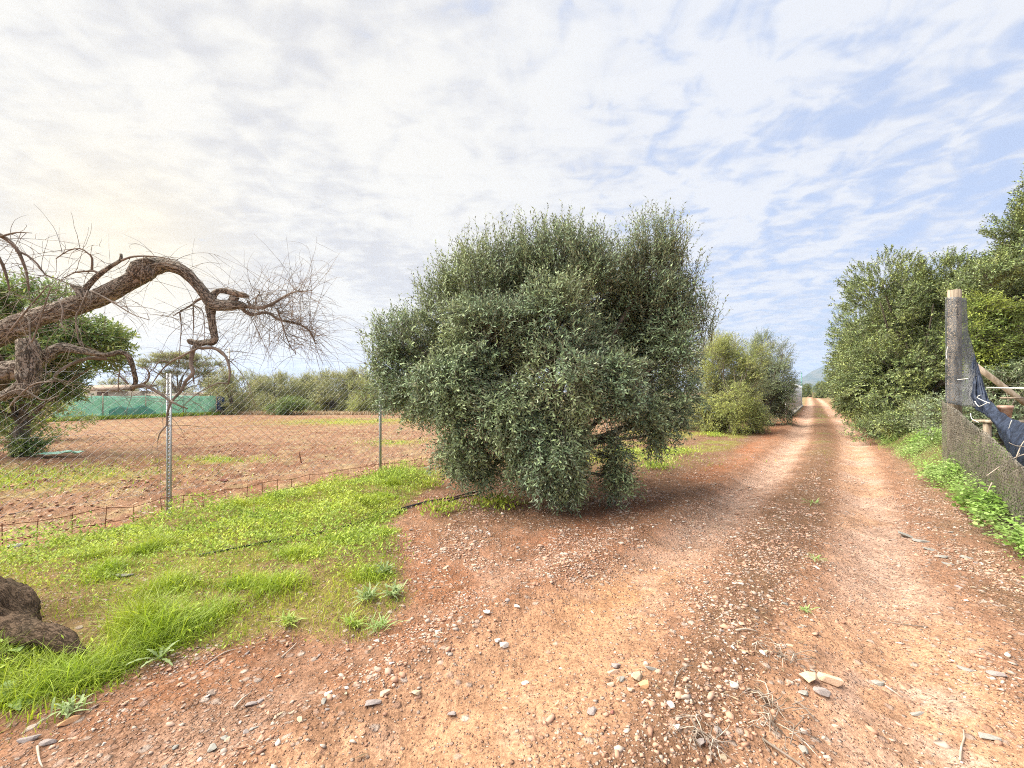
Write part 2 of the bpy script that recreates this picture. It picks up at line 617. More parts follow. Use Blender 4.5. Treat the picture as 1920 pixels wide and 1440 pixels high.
def bark_mat(name='furrowed_bark', k=(1.0, 1.0, 1.0), crk=.8):
    m, t, p = new_mat(name)
    at_ = t.new('ShaderNodeAttribute', attribute_name='grain')
    n1 = t.noise(at_.outputs['Vector'], 42.0, 4, 0.6, 0.8)
    n2 = t.noise(at_.outputs['Vector'], 120.0, 4, 0.6, 0.3)
    ridge_ = t.math('ABSOLUTE', t.math('SUBTRACT', n1, 0.5))
    crack = t.math('SUBTRACT', 1.0, t.smooth(ridge_, 0.0, 0.06))
    tcx = t.new('ShaderNodeTexCoord')
    blot = t.noise(tcx.outputs['Object'], 5.0, 4, 0.6)
    c = t.mix(t.smooth(n2, 0.3, 0.7), (.195 * k[0], .16 * k[1], .125 * k[2]), (.41 * k[0], .35 * k[1], .28 * k[2]))
    c = t.mix(t.math('MULTIPLY', t.smooth(blot, .45, .7), .5), c, (.22 * k[0], .21 * k[1], .16 * k[2]))
    c = t.mix(t.math('MULTIPLY', crack, crk), c, (.06, .045, .032))
    t.put(p.inputs['Base Color'], c)
    p.inputs['Roughness'].default_value = .95
    p.inputs['Specular IOR Level'].default_value = .1
    b = t.new('ShaderNodeBump')
    b.inputs['Strength'].default_value = 1.0
    b.inputs['Distance'].default_value = .009
    t.put(b.inputs['Height'], t.math('ADD', t.math('MULTIPLY', crack, -.8), t.math('MULTIPLY', n2, .7)))
    t.l.new(b.outputs[0], p.inputs['Normal'])
    return m


M['bark'] = bark_mat()
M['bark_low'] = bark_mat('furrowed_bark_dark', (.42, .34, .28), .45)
M['trunk'] = solid_mat('olive_bark', (0.09, 0.075, 0.055), (0.2, 0.17, 0.13), 16.0, 0.9, bump=0.02, bscale=40)
M['galv'] = solid_mat('galvanised_steel', (0.34, 0.35, 0.36), (0.46, 0.47, 0.48), 30.0, 0.5, 0.4)
M['wire'] = solid_mat('fence_wire', (0.2, 0.21, 0.22), (0.3, 0.31, 0.32), 30.0, 0.5, 0.5)
M['rust'] = solid_mat('rusty_iron', (0.13, 0.055, 0.03), (0.24, 0.10, 0.05), 40.0, 0.85)
M['white'] = solid_mat('white_paint', (0.66, 0.67, 0.69), (0.76, 0.77, 0.78), 3.0, 0.6)
M['concrete'] = solid_mat('pale_concrete', (0.5, 0.46, 0.4), (0.68, 0.64, 0.58), 5.0, 0.9)
M['wood'] = solid_mat('weathered_wood', (0.26, 0.2, 0.14), (0.46, 0.38, 0.29), 6.0, 0.85, bump=0.006, bscale=30, stretch=(3, 3, 0.25))
M['oldpost'] = solid_mat('grey_weathered_timber', (0.17, 0.135, 0.1), (0.33, 0.27, 0.2), 7.0, 0.9, bump=0.01, bscale=24, stretch=(4, 4, 0.25))
M['terracotta'] = solid_mat('terracotta', (0.36, 0.215, 0.16), (0.50, 0.34, 0.27), 14.0, 0.85)
M['hose'] = solid_mat('black_polythene', (0.02, 0.02, 0.022), (0.04, 0.04, 0.045), 30.0, 0.45)
M['cord'] = solid_mat('pale_cord', (0.5, 0.5, 0.46), (0.66, 0.65, 0.6), 30.0, 0.7)
M['pole'] = solid_mat('green_pole', (0.08, 0.2, 0.19), (0.12, 0.26, 0.24), 6.0, 0.5)
M['roof'] = solid_mat('brown_roof', (0.2, 0.14, 0.1), (0.3, 0.22, 0.165), 4.0, 0.85)
M['plaster'] = solid_mat('pale_plaster', (0.5, 0.44, 0.36), (0.66, 0.6, 0.5), 2.0, 0.9)
M['bluebin'] = solid_mat('blue_plastic', (0.03, 0.07, 0.17), (0.05, 0.1, 0.24), 5.0, 0.5)


def net_mat(name, c1, c2, scale, open_=0.4, fold=6.0, band=0.0):
    """woven net: real holes too fine to model, so a fine weave of open cells"""
    m, t, p = new_mat(name)
    tcx = t.new('ShaderNodeTexCoord')
    n = t.noise(tcx.outputs['Object'], fold, 4, 0.6)
    c = t.mix(t.smooth(n, 0.35, 0.65), c1, c2)
    if band:
        wv = t.new('ShaderNodeTexWave', wave_type='BANDS', bands_direction='Z')
        t.l.new(tcx.outputs['Object'], wv.inputs['Vector'])
        wv.inputs['Scale'].default_value = band
        wv.inputs['Distortion'].default_value = 3.0
        wv.inputs['Detail'].default_value = 2.0
        wv.inputs['Detail Scale'].default_value = 0.6
        c = t.mix(t.math('MULTIPLY', wv.outputs['Fac'], .5), c, (.09, .08, .06))
    t.put(p.inputs['Base Color'], c)
    p.inputs['Roughness'].default_value = 0.6
    tr = t.new('ShaderNodeBsdfTransparent')
    tl = t.new('ShaderNodeBsdfTranslucent')
    t.put(tl.inputs[0], c)
    m1 = t.new('ShaderNodeMixShader')
    m1.inputs[0].default_value = 0.3
    t.l.new(p.outputs[0], m1.inputs[1])
    t.l.new(tl.outputs[0], m1.inputs[2])
    wn = t.new('ShaderNodeTexWhiteNoise', noise_dimensions='3D')
    sc = t.new('ShaderNodeVectorMath', operation='SCALE')
    t.l.new(tcx.outputs['Object'], sc.inputs[0])
    sc.inputs['Scale'].default_value = scale
    fl = t.new('ShaderNodeVectorMath', operation='FLOOR')
    t.l.new(sc.outputs[0], fl.inputs[0])
    t.l.new(fl.outputs[0], wn.inputs[0])
    hole = t.math('LESS_THAN', wn.outputs['Value'], open_)
    m2 = t.new('ShaderNodeMixShader')
    t.put(m2.inputs[0], hole)
    t.l.new(m1.outputs[0], m2.inputs[1])
    t.l.new(tr.outputs[0], m2.inputs[2])
    t.l.new(m2.outputs[0], t.n['Material Output'].inputs[0])
    return m


M['greennet'] = net_mat('green_shade_net', (0.34, 0.66, 0.50), (0.44, 0.72, 0.58), 60.0, 0.08, 1.2)
M['greennet_dark'] = net_mat('green_shade_net_doubled', (0.16, 0.48, 0.36), (0.24, 0.56, 0.44), 60.0, 0.05, 1.2)
M['greynet'] = net_mat('grey_shade_net', (0.10, 0.11, 0.12), (0.19, 0.195, 0.2), 120.0, 0.42, 6)
M['bluenet'] = net_mat('blue_shade_net', (0.012, 0.02, 0.042), (0.045, 0.065, 0.115), 250.0, 0.1, 9)
M['brownnet'] = net_mat('brown_fine_mesh', (0.17, 0.155, 0.125), (0.30, 0.27, 0.215), 70.0, 0.46, 5, 9.0)

# ------------------------------------------------------------------ lie of the land
RUT_L = np.array([(-6, -6.6), (0, -1.9), (1.88, -.42), (2.2, -.164), (2.77, .275), (3.43, .81), (4.52, 1.85), (8.31, 4.95), (13.56, 8.93), (32.2, 22.2), (60, 41.7), (140, 97)])
RUT_R = np.array([(-6, -3.6), (0, .5), (1.88, 1.8), (2.28, 2.1), (3.03, 2.63), (4.22, 3.57), (6.28, 5.19), (8.88, 7.17), (13.56, 10.8), (23.4, 17.9), (36.8, 27.2), (60, 43.6), (140, 99)])


def rut_l(y):
    return np.interp(y, RUT_L[:, 0], RUT_L[:, 1])


def rut_r(y):
    return np.interp(y, RUT_R[:, 0], RUT_R[:, 1])


def fence_x(y):
    return -4.5 + 0.784 * (y - 5.6)


def edge_r(y):
    return 0.72 * y + 1.83


GRASS = np.array([gd(*p) for p in ((-260, 1405), (0, 1335), (140, 1290), (320, 1245), (520, 1190), (690, 1205), (775, 1130), (735, 985), (790, 930), (850, 890), (800, 872), (560, 910), (310, 965), (0, 1035), (-300, 1120))])


def inpoly(x, y, P):
    c = np.zeros(x.shape, bool)
    n = len(P)
    for i in range(n):
        x1, y1 = P[i]
        x2, y2 = P[(i + 1) % n]
        hit = ((y1 > y) != (y2 > y)) & (x < (x2 - x1) * (y - y1) / (y2 - y1 + 1e-12) + x1)
        c ^= hit
    return c


def pdist(x, y, P):
    """signed distance to polygon, positive inside"""
    d = np.full(x.shape, 1e9)
    n = len(P)
    for i in range(n):
        a, b = P[i], P[(i + 1) % n]
        e = b - a
        t = np.clip(((x - a[0]) * e[0] + (y - a[1]) * e[1]) / (e @ e), 0, 1)
        d = np.minimum(d, np.hypot(x - a[0] - t * e[0], y - a[1] - t * e[1]))
    return np.where(inpoly(x, y, P), d, -d)


def in_field(x, y):
    return (x < fence_x(y) - 0.1) & (y < 30.5)


def height(x, y):
    r = np.hypot(x, y)
    near = 1 - sstep(r, 25, 60)
    z = (fbm(x * .35, y * .35, 3, 3) - .5) * 0.045 * near
    # wheel ruts with soft shoulders
    wob = (fbm(x * .8, y * .8, 21, 2) - .5) * .25
    dl = (x - rut_l(y) + wob) * .8
    dr = (x - rut_r(y) + wob) * .8
    dep = .06 * near
    z = z - dep * (np.exp(-(dl / .26) ** 2) + np.exp(-(dr / .26) ** 2)) + dep * .7 * np.exp(-((dl + .55) / .2) ** 2) + dep * .6 * np.exp(-((x - (rut_l(y) + rut_r(y)) / 2) * .8 / .3) ** 2)
    # loose surface
    fine = 1 - sstep(r, 10, 25)
    z = z + (fbm(x * 6, y * 6, 31, 3) - .5) * .035 * fine + (fbm(x * 26, y * 26, 41, 2) - .5) * .018 * (1 - sstep(r, 4, 9))
    # bank on the right
    u = x - edge_r(y)
    bank = (.26 + .2 * sstep(y, 4, 8)) * sstep(u, 0.0, .95) * sstep(y, -2, 2)
    z = z + bank
    # ploughed field
    fm = sstep(fence_x(y) - x, 0.05, 0.6) * (1 - sstep(y, 28, 31)) * (y > 0)
    cl = fbm(x * 3.1, y * 3.1, 51, 4, .62)
    z = z + fm * ((np.abs(cl - .5) * -2 + .3) * .13 + .02) * (1 - .6 * sstep(r, 15, 30))
    # slight heave under the grass strip
    z = z + 0.05 * sstep(pdist(x, y, GRASS), 0, .8) * (r < 12)
    return z


def H(x, y):
    return height(np.asarray(x, float), np.asarray(y, float))


def ground_grid():
    ang = np.concatenate([np.linspace(-58, 58, 660), np.linspace(60, 300, 61)])
    ang = np.radians(ang)
    rad = [0.25, 0.6, 0.95]
    r = 1.2
    while r < 5:
        rad.append(r)
        r *= 1.0068
    while r < 34:
        rad.append(r)
        r *= 1.0095
    while r < 160:
        rad.append(r)
        r *= 1.035
    while r < 3600:
        rad.append(r)
        r *= 1.25
    rad = np.array(rad + [3600.0])
    A, RR = np.meshgrid(ang, rad)
    x = (RR * np.sin(A)).ravel()
    y = (RR * np.cos(A)).ravel()
    return x, y, len(rad), len(ang)


def soil(x, y):
    """natural colour of the soil at a spot and how stony it is (no light in it)"""
    dust = np.array([.58, .31, .158])
    pale = np.array([.66, .44, .325])
    clay = np.array([.48, .25, .145])
    red = np.array([.36, .135, .06])
    grav = np.array([.41, .235, .15])
    lit = np.array([.225, .135, .08])
    fld = np.array([.30, .16, .095])
    soilg = np.array([.30, .215, .10])
    r = np.hypot(x, y)
    n1 = fbm(x * 1.1, y * 1.1, 61, 4)
    n2 = fbm(x * 3.5, y * 3.5, 71, 4)
    n3 = fbm(x * .35, y * .35, 81, 3)
    n4 = fbm(x * 8.0, y * 8.0, 95, 3)
    c = np.repeat(grav[None], len(x), 0)
    stony = np.clip(.62 + (n2 - .5) * 2.0, 0, 1)

    def lay(col, f):
        nonlocal c
        f = np.clip(f, 0, 1)[:, None]
        c = c * (1 - f) + np.asarray(col) * f
    wob = (n1 - .5) * .35
    dl = (x - rut_l(y)) * .8 + wob * .5
    dr = (x - rut_r(y)) * .8 + wob * .5
    mid = (x - (rut_l(y) + rut_r(y)) / 2) * .8 + (n2 - .5) * .25
    ontrack = sstep(dl, -.7, -.4) * (1 - sstep(dr, .35, .75))
    near = 1 - sstep(y, 3.2, 5.0)
    # wheel tracks: packed pale dust, orange where it is finest
    lay(clay, ontrack * (.5 + .8 * (n2 - .4)))
    wl = np.exp(-(np.abs(dl) / .36) ** 4)
    wr = np.exp(-(np.abs(dr) / .36) ** 4)
    lay(pale, np.maximum(wl, wr) * .97)
    lay(dust, wl * (near + (1 - near) * sstep(n1, .54, .62) * .3) * (.5 + .5 * sstep(n2, .3, .5)))
    lay(dust, wr * sstep(n1, .48, .6) * .5)
    bare = ontrack * (1 - sstep(y, 2.7, 3.9)) * sstep(n2, .3, .5) * (1 - .6 * np.exp(-((mid - .12) / .22) ** 2))
    lay([.585, .335, .20], bare * .92)
    stony = stony * (1 - .85 * wl * (near + .2)) * (1 - .5 * wr)
    stony = np.clip(stony, 0, 1) * (1 - .8 * bare)
    # dark litter and grit down the middle
    ctr = np.exp(-(np.abs(mid) / (.24 + .1 * sstep(y, 3, 6))) ** 3)
    lay([.27, .155, .095], ctr * .92)
    lay(lit, ctr * sstep(n4, .38, .55) * sstep(y, 1.8, 3.6) * .9)
    lay([.24, .25, .07], ctr * sstep(n1, .5, .66) * sstep(y, 9, 16) * .85)
    # red clay shoulder left of the track and under the olive
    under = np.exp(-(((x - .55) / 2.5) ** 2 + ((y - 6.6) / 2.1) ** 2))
    shoulder = np.exp(-((dl + 1.05) / .65) ** 2) * sstep(y, 2.2, 4.0)
    lay([.36, .185, .105], sstep(-dl, .42, .7) * sstep(n2, .25, .55) * .75)
    lay(red, shoulder * sstep(n1, .3, .6) * .75)
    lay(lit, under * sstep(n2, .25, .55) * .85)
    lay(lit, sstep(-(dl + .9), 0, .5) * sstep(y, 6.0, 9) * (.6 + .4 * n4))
    lay([.26, .28, .05], sstep(-(dl + 1.0), 0, .8) * sstep(y, 8, 12) * sstep(n1, .46, .6) * .8)
    lay([.50, .315, .22], near * sstep(-dl, .5, .8) * sstep(-pdist(x, y, GRASS), .35, .7) * .85)
    # near left gravel: browner soil by the grass
    gdist = pdist(x, y, GRASS)
    lay([.44, .21, .115], np.exp(-((gdist + .22) / .2) ** 2) * (r < 8) * .85 * sstep(n2, .3, .55))
    lay(soilg, sstep(gdist, -.06, .12) * (.85 + .3 * (n2 - .5)))
    lay([.27, .27, .05], sstep(gdist, 0, .25) * sstep(n1, .45, .56) * .5)
    # ploughed field with stubble
    fm = sstep(fence_x(y) - x, -.05, .3) * (y > -10) * (y < 31)
    lay(fld, fm)
    lay([.22, .10, .06], fm * sstep(n1, .5, .64) * (1 - sstep(y, 6, 17)) * .8)
    lay([.37, .225, .14], fm * sstep(n3, .42, .62) * .6)
    lay([.44, .34, .18], fm * sstep(n2, .5, .66) * .55)
    for (gx, gy, sx, sy, k) in PATCH:
        lay([.34, .36, .05], fm * np.exp(-((x - gx) / sx) ** 2 - ((y - gy) / sy) ** 2) * k * sstep(n2, .3, .5))
    stony = np.where(fm > .5, .25, stony)
    stony = stony * (1 - sstep(gdist, -.05, .2) * .7)
    # beyond: dry ground
    lay([.3, .25, .12], sstep(y, 29.5, 32) * (1 - ontrack))
    # right verge and bank
    u = x - edge_r(y)
    lay([.36, .23, .14], sstep(dr, .5, .8) * (1 - sstep(u, .1, .3)) * sstep(n2, .3, .6) * .8)
    lay([.2, .17, .07], sstep(u, -.02, .3) * sstep(y, 1, 3))
    c = c * (.70 + .42 * n4)[:, None]
    return c, stony


PATCH = [(-6.9, 9.9, 1.0, .45, .9), (-9.0, 7.7, 1.9, 1.3, 1.0), (-8.6, 22.5, 3.2, 1.6, .9), (-3.6, 13.3, .8, .6, .9), (-11, 6.5, 1.4, 1.2, .8), (-6.5, 24.5, 5, 1.2, .7), (2.6, 10.2, 1.4, .8, .9)]


def ground_material():
    m, t, p = new_mat('soil')
    attr = t.new('ShaderNodeAttribute', attribute_name='soil')
    st = t.new('ShaderNodeAttribute', attribute_name='stony')
    tcx = t.new('ShaderNodeTexCoord')
    o = tcx.outputs['Object']
    n_f = t.noise(o, 55.0, 5, 0.7)
    n_m = t.noise(o, 9.0, 5, 0.62)
    c = attr.outputs['Color']
    k = t.math('ADD', 0.62, t.math('MULTIPLY', t.smooth(n_f, 0.28, 0.72), 0.66))
    k = t.math('MULTIPLY', k, t.math('ADD', 0.82, t.math('MULTIPLY', t.smooth(n_m, 0.25, 0.75), 0.34)))
    vm = t.new('ShaderNodeVectorMath', operation='SCALE')
    t.put(vm.inputs[0], c)
    t.put(vm.inputs['Scale'], k)
    base = vm.outputs[0]
    # fine grit: single grains a few mm to 2 cm across
    grit_f = None
    for sc, th in ((75.0, 0.56), (36.0, 0.62), (17.0, 0.74)):
        v = t.new('ShaderNodeTexVoronoi', feature='F1')
        t.l.new(o, v.inputs['Vector'])
        v.inputs['Scale'].default_value = sc
        sx = t.new('ShaderNodeSeparateColor')
        t.l.new(v.outputs['Color'], sx.inputs[0])
        edge = t.math('SUBTRACT', 1.0, t.smooth(v.outputs['Distance'], 0.22, 0.5))
        present = t.math('GREATER_THAN', t.math('ADD', sx.outputs[0], t.math('MULTIPLY', st.outputs['Fac'], 0.45)), th + 0.18)
        f = t.math('MULTIPLY', edge, present)
        col = t.ramp(sx.outputs[1], [(0, (.30, .165, .105)), (.3, (.40, .24, .165)), (.55, (.5, .34, .26)), (.75, (.42, .36, .31)), (.94, (.56, .45, .37)), (1, (.68, .6, .52))])
        base = t.mix(t.math('MULTIPLY', f, 0.8), base, col)
        grit_f = f if grit_f is None else t.math('MAXIMUM', grit_f, f)
    for sc in (60.0, 24.0):
        v = t.new('ShaderNodeTexVoronoi', feature='DISTANCE_TO_EDGE')
        t.l.new(o, v.inputs['Vector'])
        v.inputs['Scale'].default_value = sc
        gap_shade = t.math('MULTIPLY', t.math('SUBTRACT', 1.0, t.smooth(v.outputs['Distance'], 0.0, 0.14)), t.math('MULTIPLY', t.math('MULTIPLY', t.smooth(t.noise(o, 3.0, 4, 0.6), .4, .6), t.math('ADD', .15, st.outputs['Fac'])), .5))
        base = t.mix(gap_shade, base, (.17, .085, .045))  # shade in the crevices between pebbles, darkened into the soil colour
    t.put(p.inputs['Base Color'], base)
    p.inputs['Roughness'].default_value = 1.0
    p.inputs['Specular IOR Level'].default_value = 0.02
    b = t.new('ShaderNodeBump')
    b.inputs['Strength'].default_value = 1.0
    b.inputs['Distance'].default_value = 0.035
    t.put(b.inputs['Height'], t.math('ADD', t.math('MULTIPLY', n_f, 0.8), t.math('MULTIPLY', grit_f, 0.6)))
    t.l.new(b.outputs[0], p.inputs['Normal'])
    return m


gx, gy, NR, NA = ground_grid()
gz = H(gx, gy)
gcol, gst = soil(gx, gy)
ii = np.arange(NR - 1)[:, None] * NA
jj = np.arange(NA)[None, :]
jn = (jj + 1) % NA
quads = np.stack([ii + jj, ii + NA + jj, ii + NA + jn, ii + jn], -1).reshape(-1, 4)
# centre disc
cvert = len(gx)
gx, gy = np.append(gx, 0.0), np.append(gy, 0.0)
gz = np.append(gz, H(np.array([0.0]), np.array([0.0])))
c0, s0 = soil(np.array([0.0]), np.array([0.0]))
gcol, gst = np.vstack([gcol, c0]), np.append(gst, s0)
fan = np.stack([np.full(NA, cvert), np.arange(NA), (np.arange(NA) + 1) % NA], 1)
cx_, cy_ = gx[quads].mean(1), gy[quads].mean(1)
is_track = (cx_ > rut_l(cy_) - .75) & (cx_ < rut_r(cy_) + .75) & (cy_ < 135) & (cy_ > -6)
is_field = in_field(cx_, cy_) & (cy_ > 0.5) & (np.hypot(cx_, cy_) < 55)
M['soil'] = ground_material()


def sub_ground(name, sel, extra=None):
    q = quads[sel]
    used = np.unique(np.concatenate([q.ravel()] + ([extra.ravel()] if extra is not None else [])))
    mp = np.full(len(gx), -1)
    mp[used] = np.arange(len(used))
    fs = [mp[q]] + ([mp[extra]] if extra is not None else [])
    # faces wound so that normals point up
    me = make_mesh(name, np.stack([gx, gy, gz], 1)[used], [f[:, ::-1] for f in fs], M['soil'], True, {'soil': gcol[used], 'stony': gst[used]})
    o = link(name, me)
    return tag(o, kind='structure')


sub_ground('dirt_track', is_track, fan)
sub_ground('field', is_field & ~is_track)
sub_ground('ground', ~is_track & ~is_field)


# far blue ridge
def ridge():
    n = 160
    pxs = np.linspace(700, 2500, n)
    dist = 3100.0
    top = 46 * np.exp(-((pxs - 1585) / 95) ** 2) + 34 * np.exp(-((pxs - 1780) / 190) ** 2) + 24 * np.exp(-((pxs - 2200) / 260) ** 2) + 9 * np.exp(-((pxs - 1330) / 260) ** 2)
    top = top + (fbm(pxs * .02, pxs * 0, 5, 4) - .5) * 7
    top = np.maximum(top, 1.5)
    X = (pxs - 960) / 805 * dist
    zt = top / 805 * dist
    v = []
    for k, (fy, fz) in enumerate(((-500, 0), (-250, .45), (0, 1), (240, .5), (400, 0))):
        yy = dist + fy * .8 + (fbm(pxs * .03 + k, pxs * 0 + k, 9, 3) - .5) * 120
        v.append(np.stack([X * (dist + fy * .8) / dist, yy, zt * fz - 2], 1))
    v = np.concatenate(v)
    i = np.arange(n - 1)[None, :] + (np.arange(4) * n)[:, None]
    q = np.stack([i, i + 1, i + n + 1, i + n], -1).reshape(-1, 4)
    mt = solid_mat('hill_scrub', (.06, .08, .05), (.12, .12, .08), .01, .9)
    tag(link('hill', make_mesh('hill', v, q, mt, True)), kind='structure')


ridge()


# ------------------------------------------------------------------ foliage
def crown(lobes, n_shoots, leaf_len, leaf_wid, per, shoot_len, seed, up=0.3, droop=0.06, shell=0.5, twig_r=0.0025, spread=0.8, wob=0.1, broad=False, fold=.25, gap=1.0, gsc=1.7):
    """leafy shoots spread through a set of lobes (centre, radii, weight, up-bias); returns leaf mesh arrays and twig mesh arrays"""
    g = np.random.default_rng(seed)
    wts = np.array([l[2] for l in lobes], float)
    which = g.choice(len(lobes), n_shoots, p=wts / wts.sum())
    C = np.array([l[0] for l in lobes], float)[which]
    RD = np.array([l[1] for l in lobes], float)[which]
    UB = np.array([(l[3] if len(l) > 3 else up) for l in lobes], float)[which]
    u = unit(g.normal(0, 1, (n_shoots, 3)))
    rr = (shell + (1 - shell) * g.random(n_shoots) ** .6)
    # lumpy radius so that the lobe outline is uneven
    lump = .68 + .66 * vn3(u[:, 0] * 2.8 + which * 3.1 + 40, u[:, 1] * 2.8 + 40, u[:, 2] * 2.8 + 40, seed)
    P = C + u * RD * (rr * lump)[:, None]
    D = unit(u * np.array([1, 1, .8]) + g.normal(0, spread * .5, (n_shoots, 3)) + np.array([0, 0, 1]) * UB[:, None])
    L = shoot_len * (0.55 + .8 * g.random(n_shoots))
    # clumps and gaps
    pg = np.clip(.03 + 1.1 * sstep(vn3(P[:, 0] * gsc + 31, P[:, 1] * gsc + 17, P[:, 2] * gsc + 53, seed + 9), .40, .56), 0, 1)
    keep = g.random(n_shoots) < 1 - gap * (1 - pg)
    P, D, L, u, UB = P[keep], D[keep], L[keep], u[keep], UB[keep]
    n_shoots = len(P)
    P = P - D * (L * .5)[:, None]
    nseg = 3
    dr = droop * (1 - np.clip(UB, -.5, 1)) * (.4 + g.random(n_shoots))
    tv, tq, pts, T = strands(P, D, L, np.full(n_shoots, twig_r), nseg, dr, wob, seed + 1)
    t = (np.arange(per) + .5) / per
    t = .12 + .88 * t
    seg = np.minimum((t * nseg).astype(int), nseg - 1)
    fr = t * nseg - seg
    B = pts[:, seg] * (1 - fr)[None, :, None] + pts[:, seg + 1] * fr[None, :, None]
    TT = T[:, seg]
    a = (np.arange(per) * 2.4)[None, :] + g.random((n_shoots, 1)) * 6.28 + g.normal(0, .4, (n_shoots, per))
    ref = unit(g.normal(0, 1, (n_shoots, 1, 3)))
    S1 = unit(np.cross(TT, ref))
    S2 = np.cross(TT, S1)
    side = S1 * np.cos(a)[..., None] + S2 * np.sin(a)[..., None]
    LD = unit(TT * .75 + side * .85 + g.normal(0, .15, (n_shoots, per, 3)))
    N = unit(TT * .8 - side * .5 + np.array([0, 0, .9]) + g.normal(0, .35, (n_shoots, per, 3)))
    LL = leaf_len * (.65 + .6 * g.random((n_shoots, per))) * (1 - .35 * np.abs(t - .5))[None, :]
    WW = leaf_wid * (.75 + .5 * g.random((n_shoots, per)))
    B, LD, N, LL, WW = B.reshape(-1, 3), LD.reshape(-1, 3), N.reshape(-1, 3), LL.ravel(), WW.ravel()
    lv, lf = (round_leaves if broad else leaves)(B, LD, N, LL, WW)
    return (lv, lf), (tv, tq)


def limbs(mb, base, lobes, r0, seed, fork=0.35, sides=8, split=None):
    """trunk up to a fork, then a limb into every lobe"""
    g = np.random.default_rng(seed)
    base = np.asarray(base, float)
    top = base + np.array([g.normal(0, .05), g.normal(0, .05), fork])
    mb.tube([base - [0, 0, .1], base + [0, 0, .12], top * .5 + base * .5, top], [r0 * 1.35, r0 * 1.15, r0, r0 * .95], sides + 4, .08, .25, seed)
    for k, l in enumerate(lobes):
        c = np.asarray(l[0], float)
        m = top * .55 + c * .45 + g.normal(0, .12, 3) + np.array([0, 0, .15])
        s = top - np.array([0, 0, .12]) + g.normal(0, r0 * .3, 3) * [1, 1, 0]
        e = c + unit(c - top) * np.asarray(l[1]) * .1
        r1 = r0 * (.42 + .2 * g.random())
        m2 = mb if split is None else MB()
        m2.tube([s, s * .6 + m * .4, m, c, e], [r1, r1 * .8, r1 * .5, r1 * .25, r1 * .1], sides, .15, .15, seed + k)
        if split is not None:
            m2.build('limb', M['trunk'], split, True)


def tree(name, label, cat, base, lobes_rel, leaf, n, per, ll, lw, sl, seed, mat, group=None, r0=.12, fork=.6, droop=.06, up=.3, shell=.5, twig_r=.0025, spread=.8, kindless=False, broad=False, wob=.1, limb=True, trunk_mat=None, split=False, gap=1.0):
    root = thing(name, label, cat, base, 0, group)
    (lv, lf), (tv, tq) = crown(lobes_rel, n, ll, lw, per, sl, seed, up, droop, shell, twig_r, spread, wob, broad, gap=gap)
    tag(link('crown', make_mesh('crown', lv, lf, M[mat]), root), kind='stuff')
    tag(link('twigs' if False else 'twig', make_mesh('twig', tv, tq, M['oltwig']), root), kind='stuff')
    if limb:
        mb = MB()
        limbs(mb, (0, 0, 0), lobes_rel, r0, seed, fork, 8, root if split else None)
        mb.build('trunk', trunk_mat or M['trunk'], root, True)
    return root


# the big olive beside the track -------------------------------------
TX, TD = .55, 6.7
TB = np.array([TX, TD, float(H(TX, TD))])


def lob(px, py, d, rx, rz, ry=None, wt=1.0, up=.3):
    py = py + max(0, 620 - py) * .10
    c = at(px, py, d) - TB
    s = d / 805.0
    return (c, np.array([rx * s, (ry or rx) * s, rz * s]) * .92, wt * rx * rz / 8000.0, up)


olive_lobes = [
    lob(1218, 515, 6.6, 58, 76, 60, .8, 1.3), lob(1240, 460, 6.6, 28, 40, 40, .5, 1.8), lob(1258, 575, 6.7, 50, 66, 70, .8, .6),
    lob(1055, 490, 6.7, 80, 70, 90, 1.0, 1.2), lob(990, 495, 6.8, 60, 55, 80, .9, 1.1), lob(1110, 500, 6.4, 50, 60, 60, .7, .8),
    lob(900, 530, 6.7, 75, 70, 90, .9, .9), lob(840, 575, 6.7, 60, 60, 80, .8, .8),
    lob(770, 640, 6.7, 68, 58, 80, .9, .45), lob(745, 700, 6.7, 48, 62, 70, .8, -.2), lob(800, 740, 6.5, 60, 70, 80, 1.0, -.4),
    lob(930, 640, 6.0, 95, 90, 80, 1.2, .2), lob(1040, 600, 5.9, 80, 85, 70, 1.1, .3), lob(1060, 700, 5.5, 80, 85, 70, 1.2, -.1),
    lob(860, 720, 6.0, 75, 85, 80, 1.1, -.3), lob(960, 770, 5.7, 70, 80, 80, 1.1, -.5),
    lob(1150, 720, 5.7, 62, 62, 60, 1.1, -.1), lob(1258, 655, 6.5, 48, 78, 70, 1.1, 0), lob(1268, 740, 6.6, 40, 56, 70, 1.0, -.4), lob(1205, 765, 6.2, 44, 46, 60, .8, -.5),
    lob(1165, 560, 6.9, 60, 70, 60, .9, .5), lob(1160, 650, 7.0, 70, 70, 50, .9, .1), lob(1110, 640, 6.4, 50, 60, 50, .7, .2), lob(1200, 610, 7.2, 60, 60, 50, .8, .3), lob(1250, 790, 6.5, 30, 34, 50, .5, -.6),
    lob(870, 830, 6.0, 52, 70, 60, .9, -.7), lob(1040, 845, 5.55, 62, 88, 60, 1.2, -.7), lob(980, 850, 5.8, 40, 70, 50, .7, -.7),
    lob(1150, 860, 5.9, 26, 68, 30, .6, -.8), lob(1228, 815, 6.3, 24, 40, 30, .5, -.8), lob(915, 880, 6.1, 36, 38, 40, .5, -.7),
    lob(1055, 900, 5.7, 48, 42, 40, .7, -.6), lob(1170, 895, 5.8, 26, 30, 30, .35, -.6),
    lob(1222, 712, 6.9, 52, 48, 50, .8, 0), lob(1180, 690, 7.2, 50, 50, 50, .6, .1),
    # far side
    lob(1120, 560, 7.8, 110, 110, 90, .6, .6), lob(960, 600, 8.0, 130, 110, 90, .6, .5), lob(1010, 720, 8.0, 150, 100, 80, .6, -.2), lob(1190, 700, 7.7, 80, 90, 80, .5, -.2), lob(850, 700, 7.6, 80, 90, 80, .5, -.2),
]
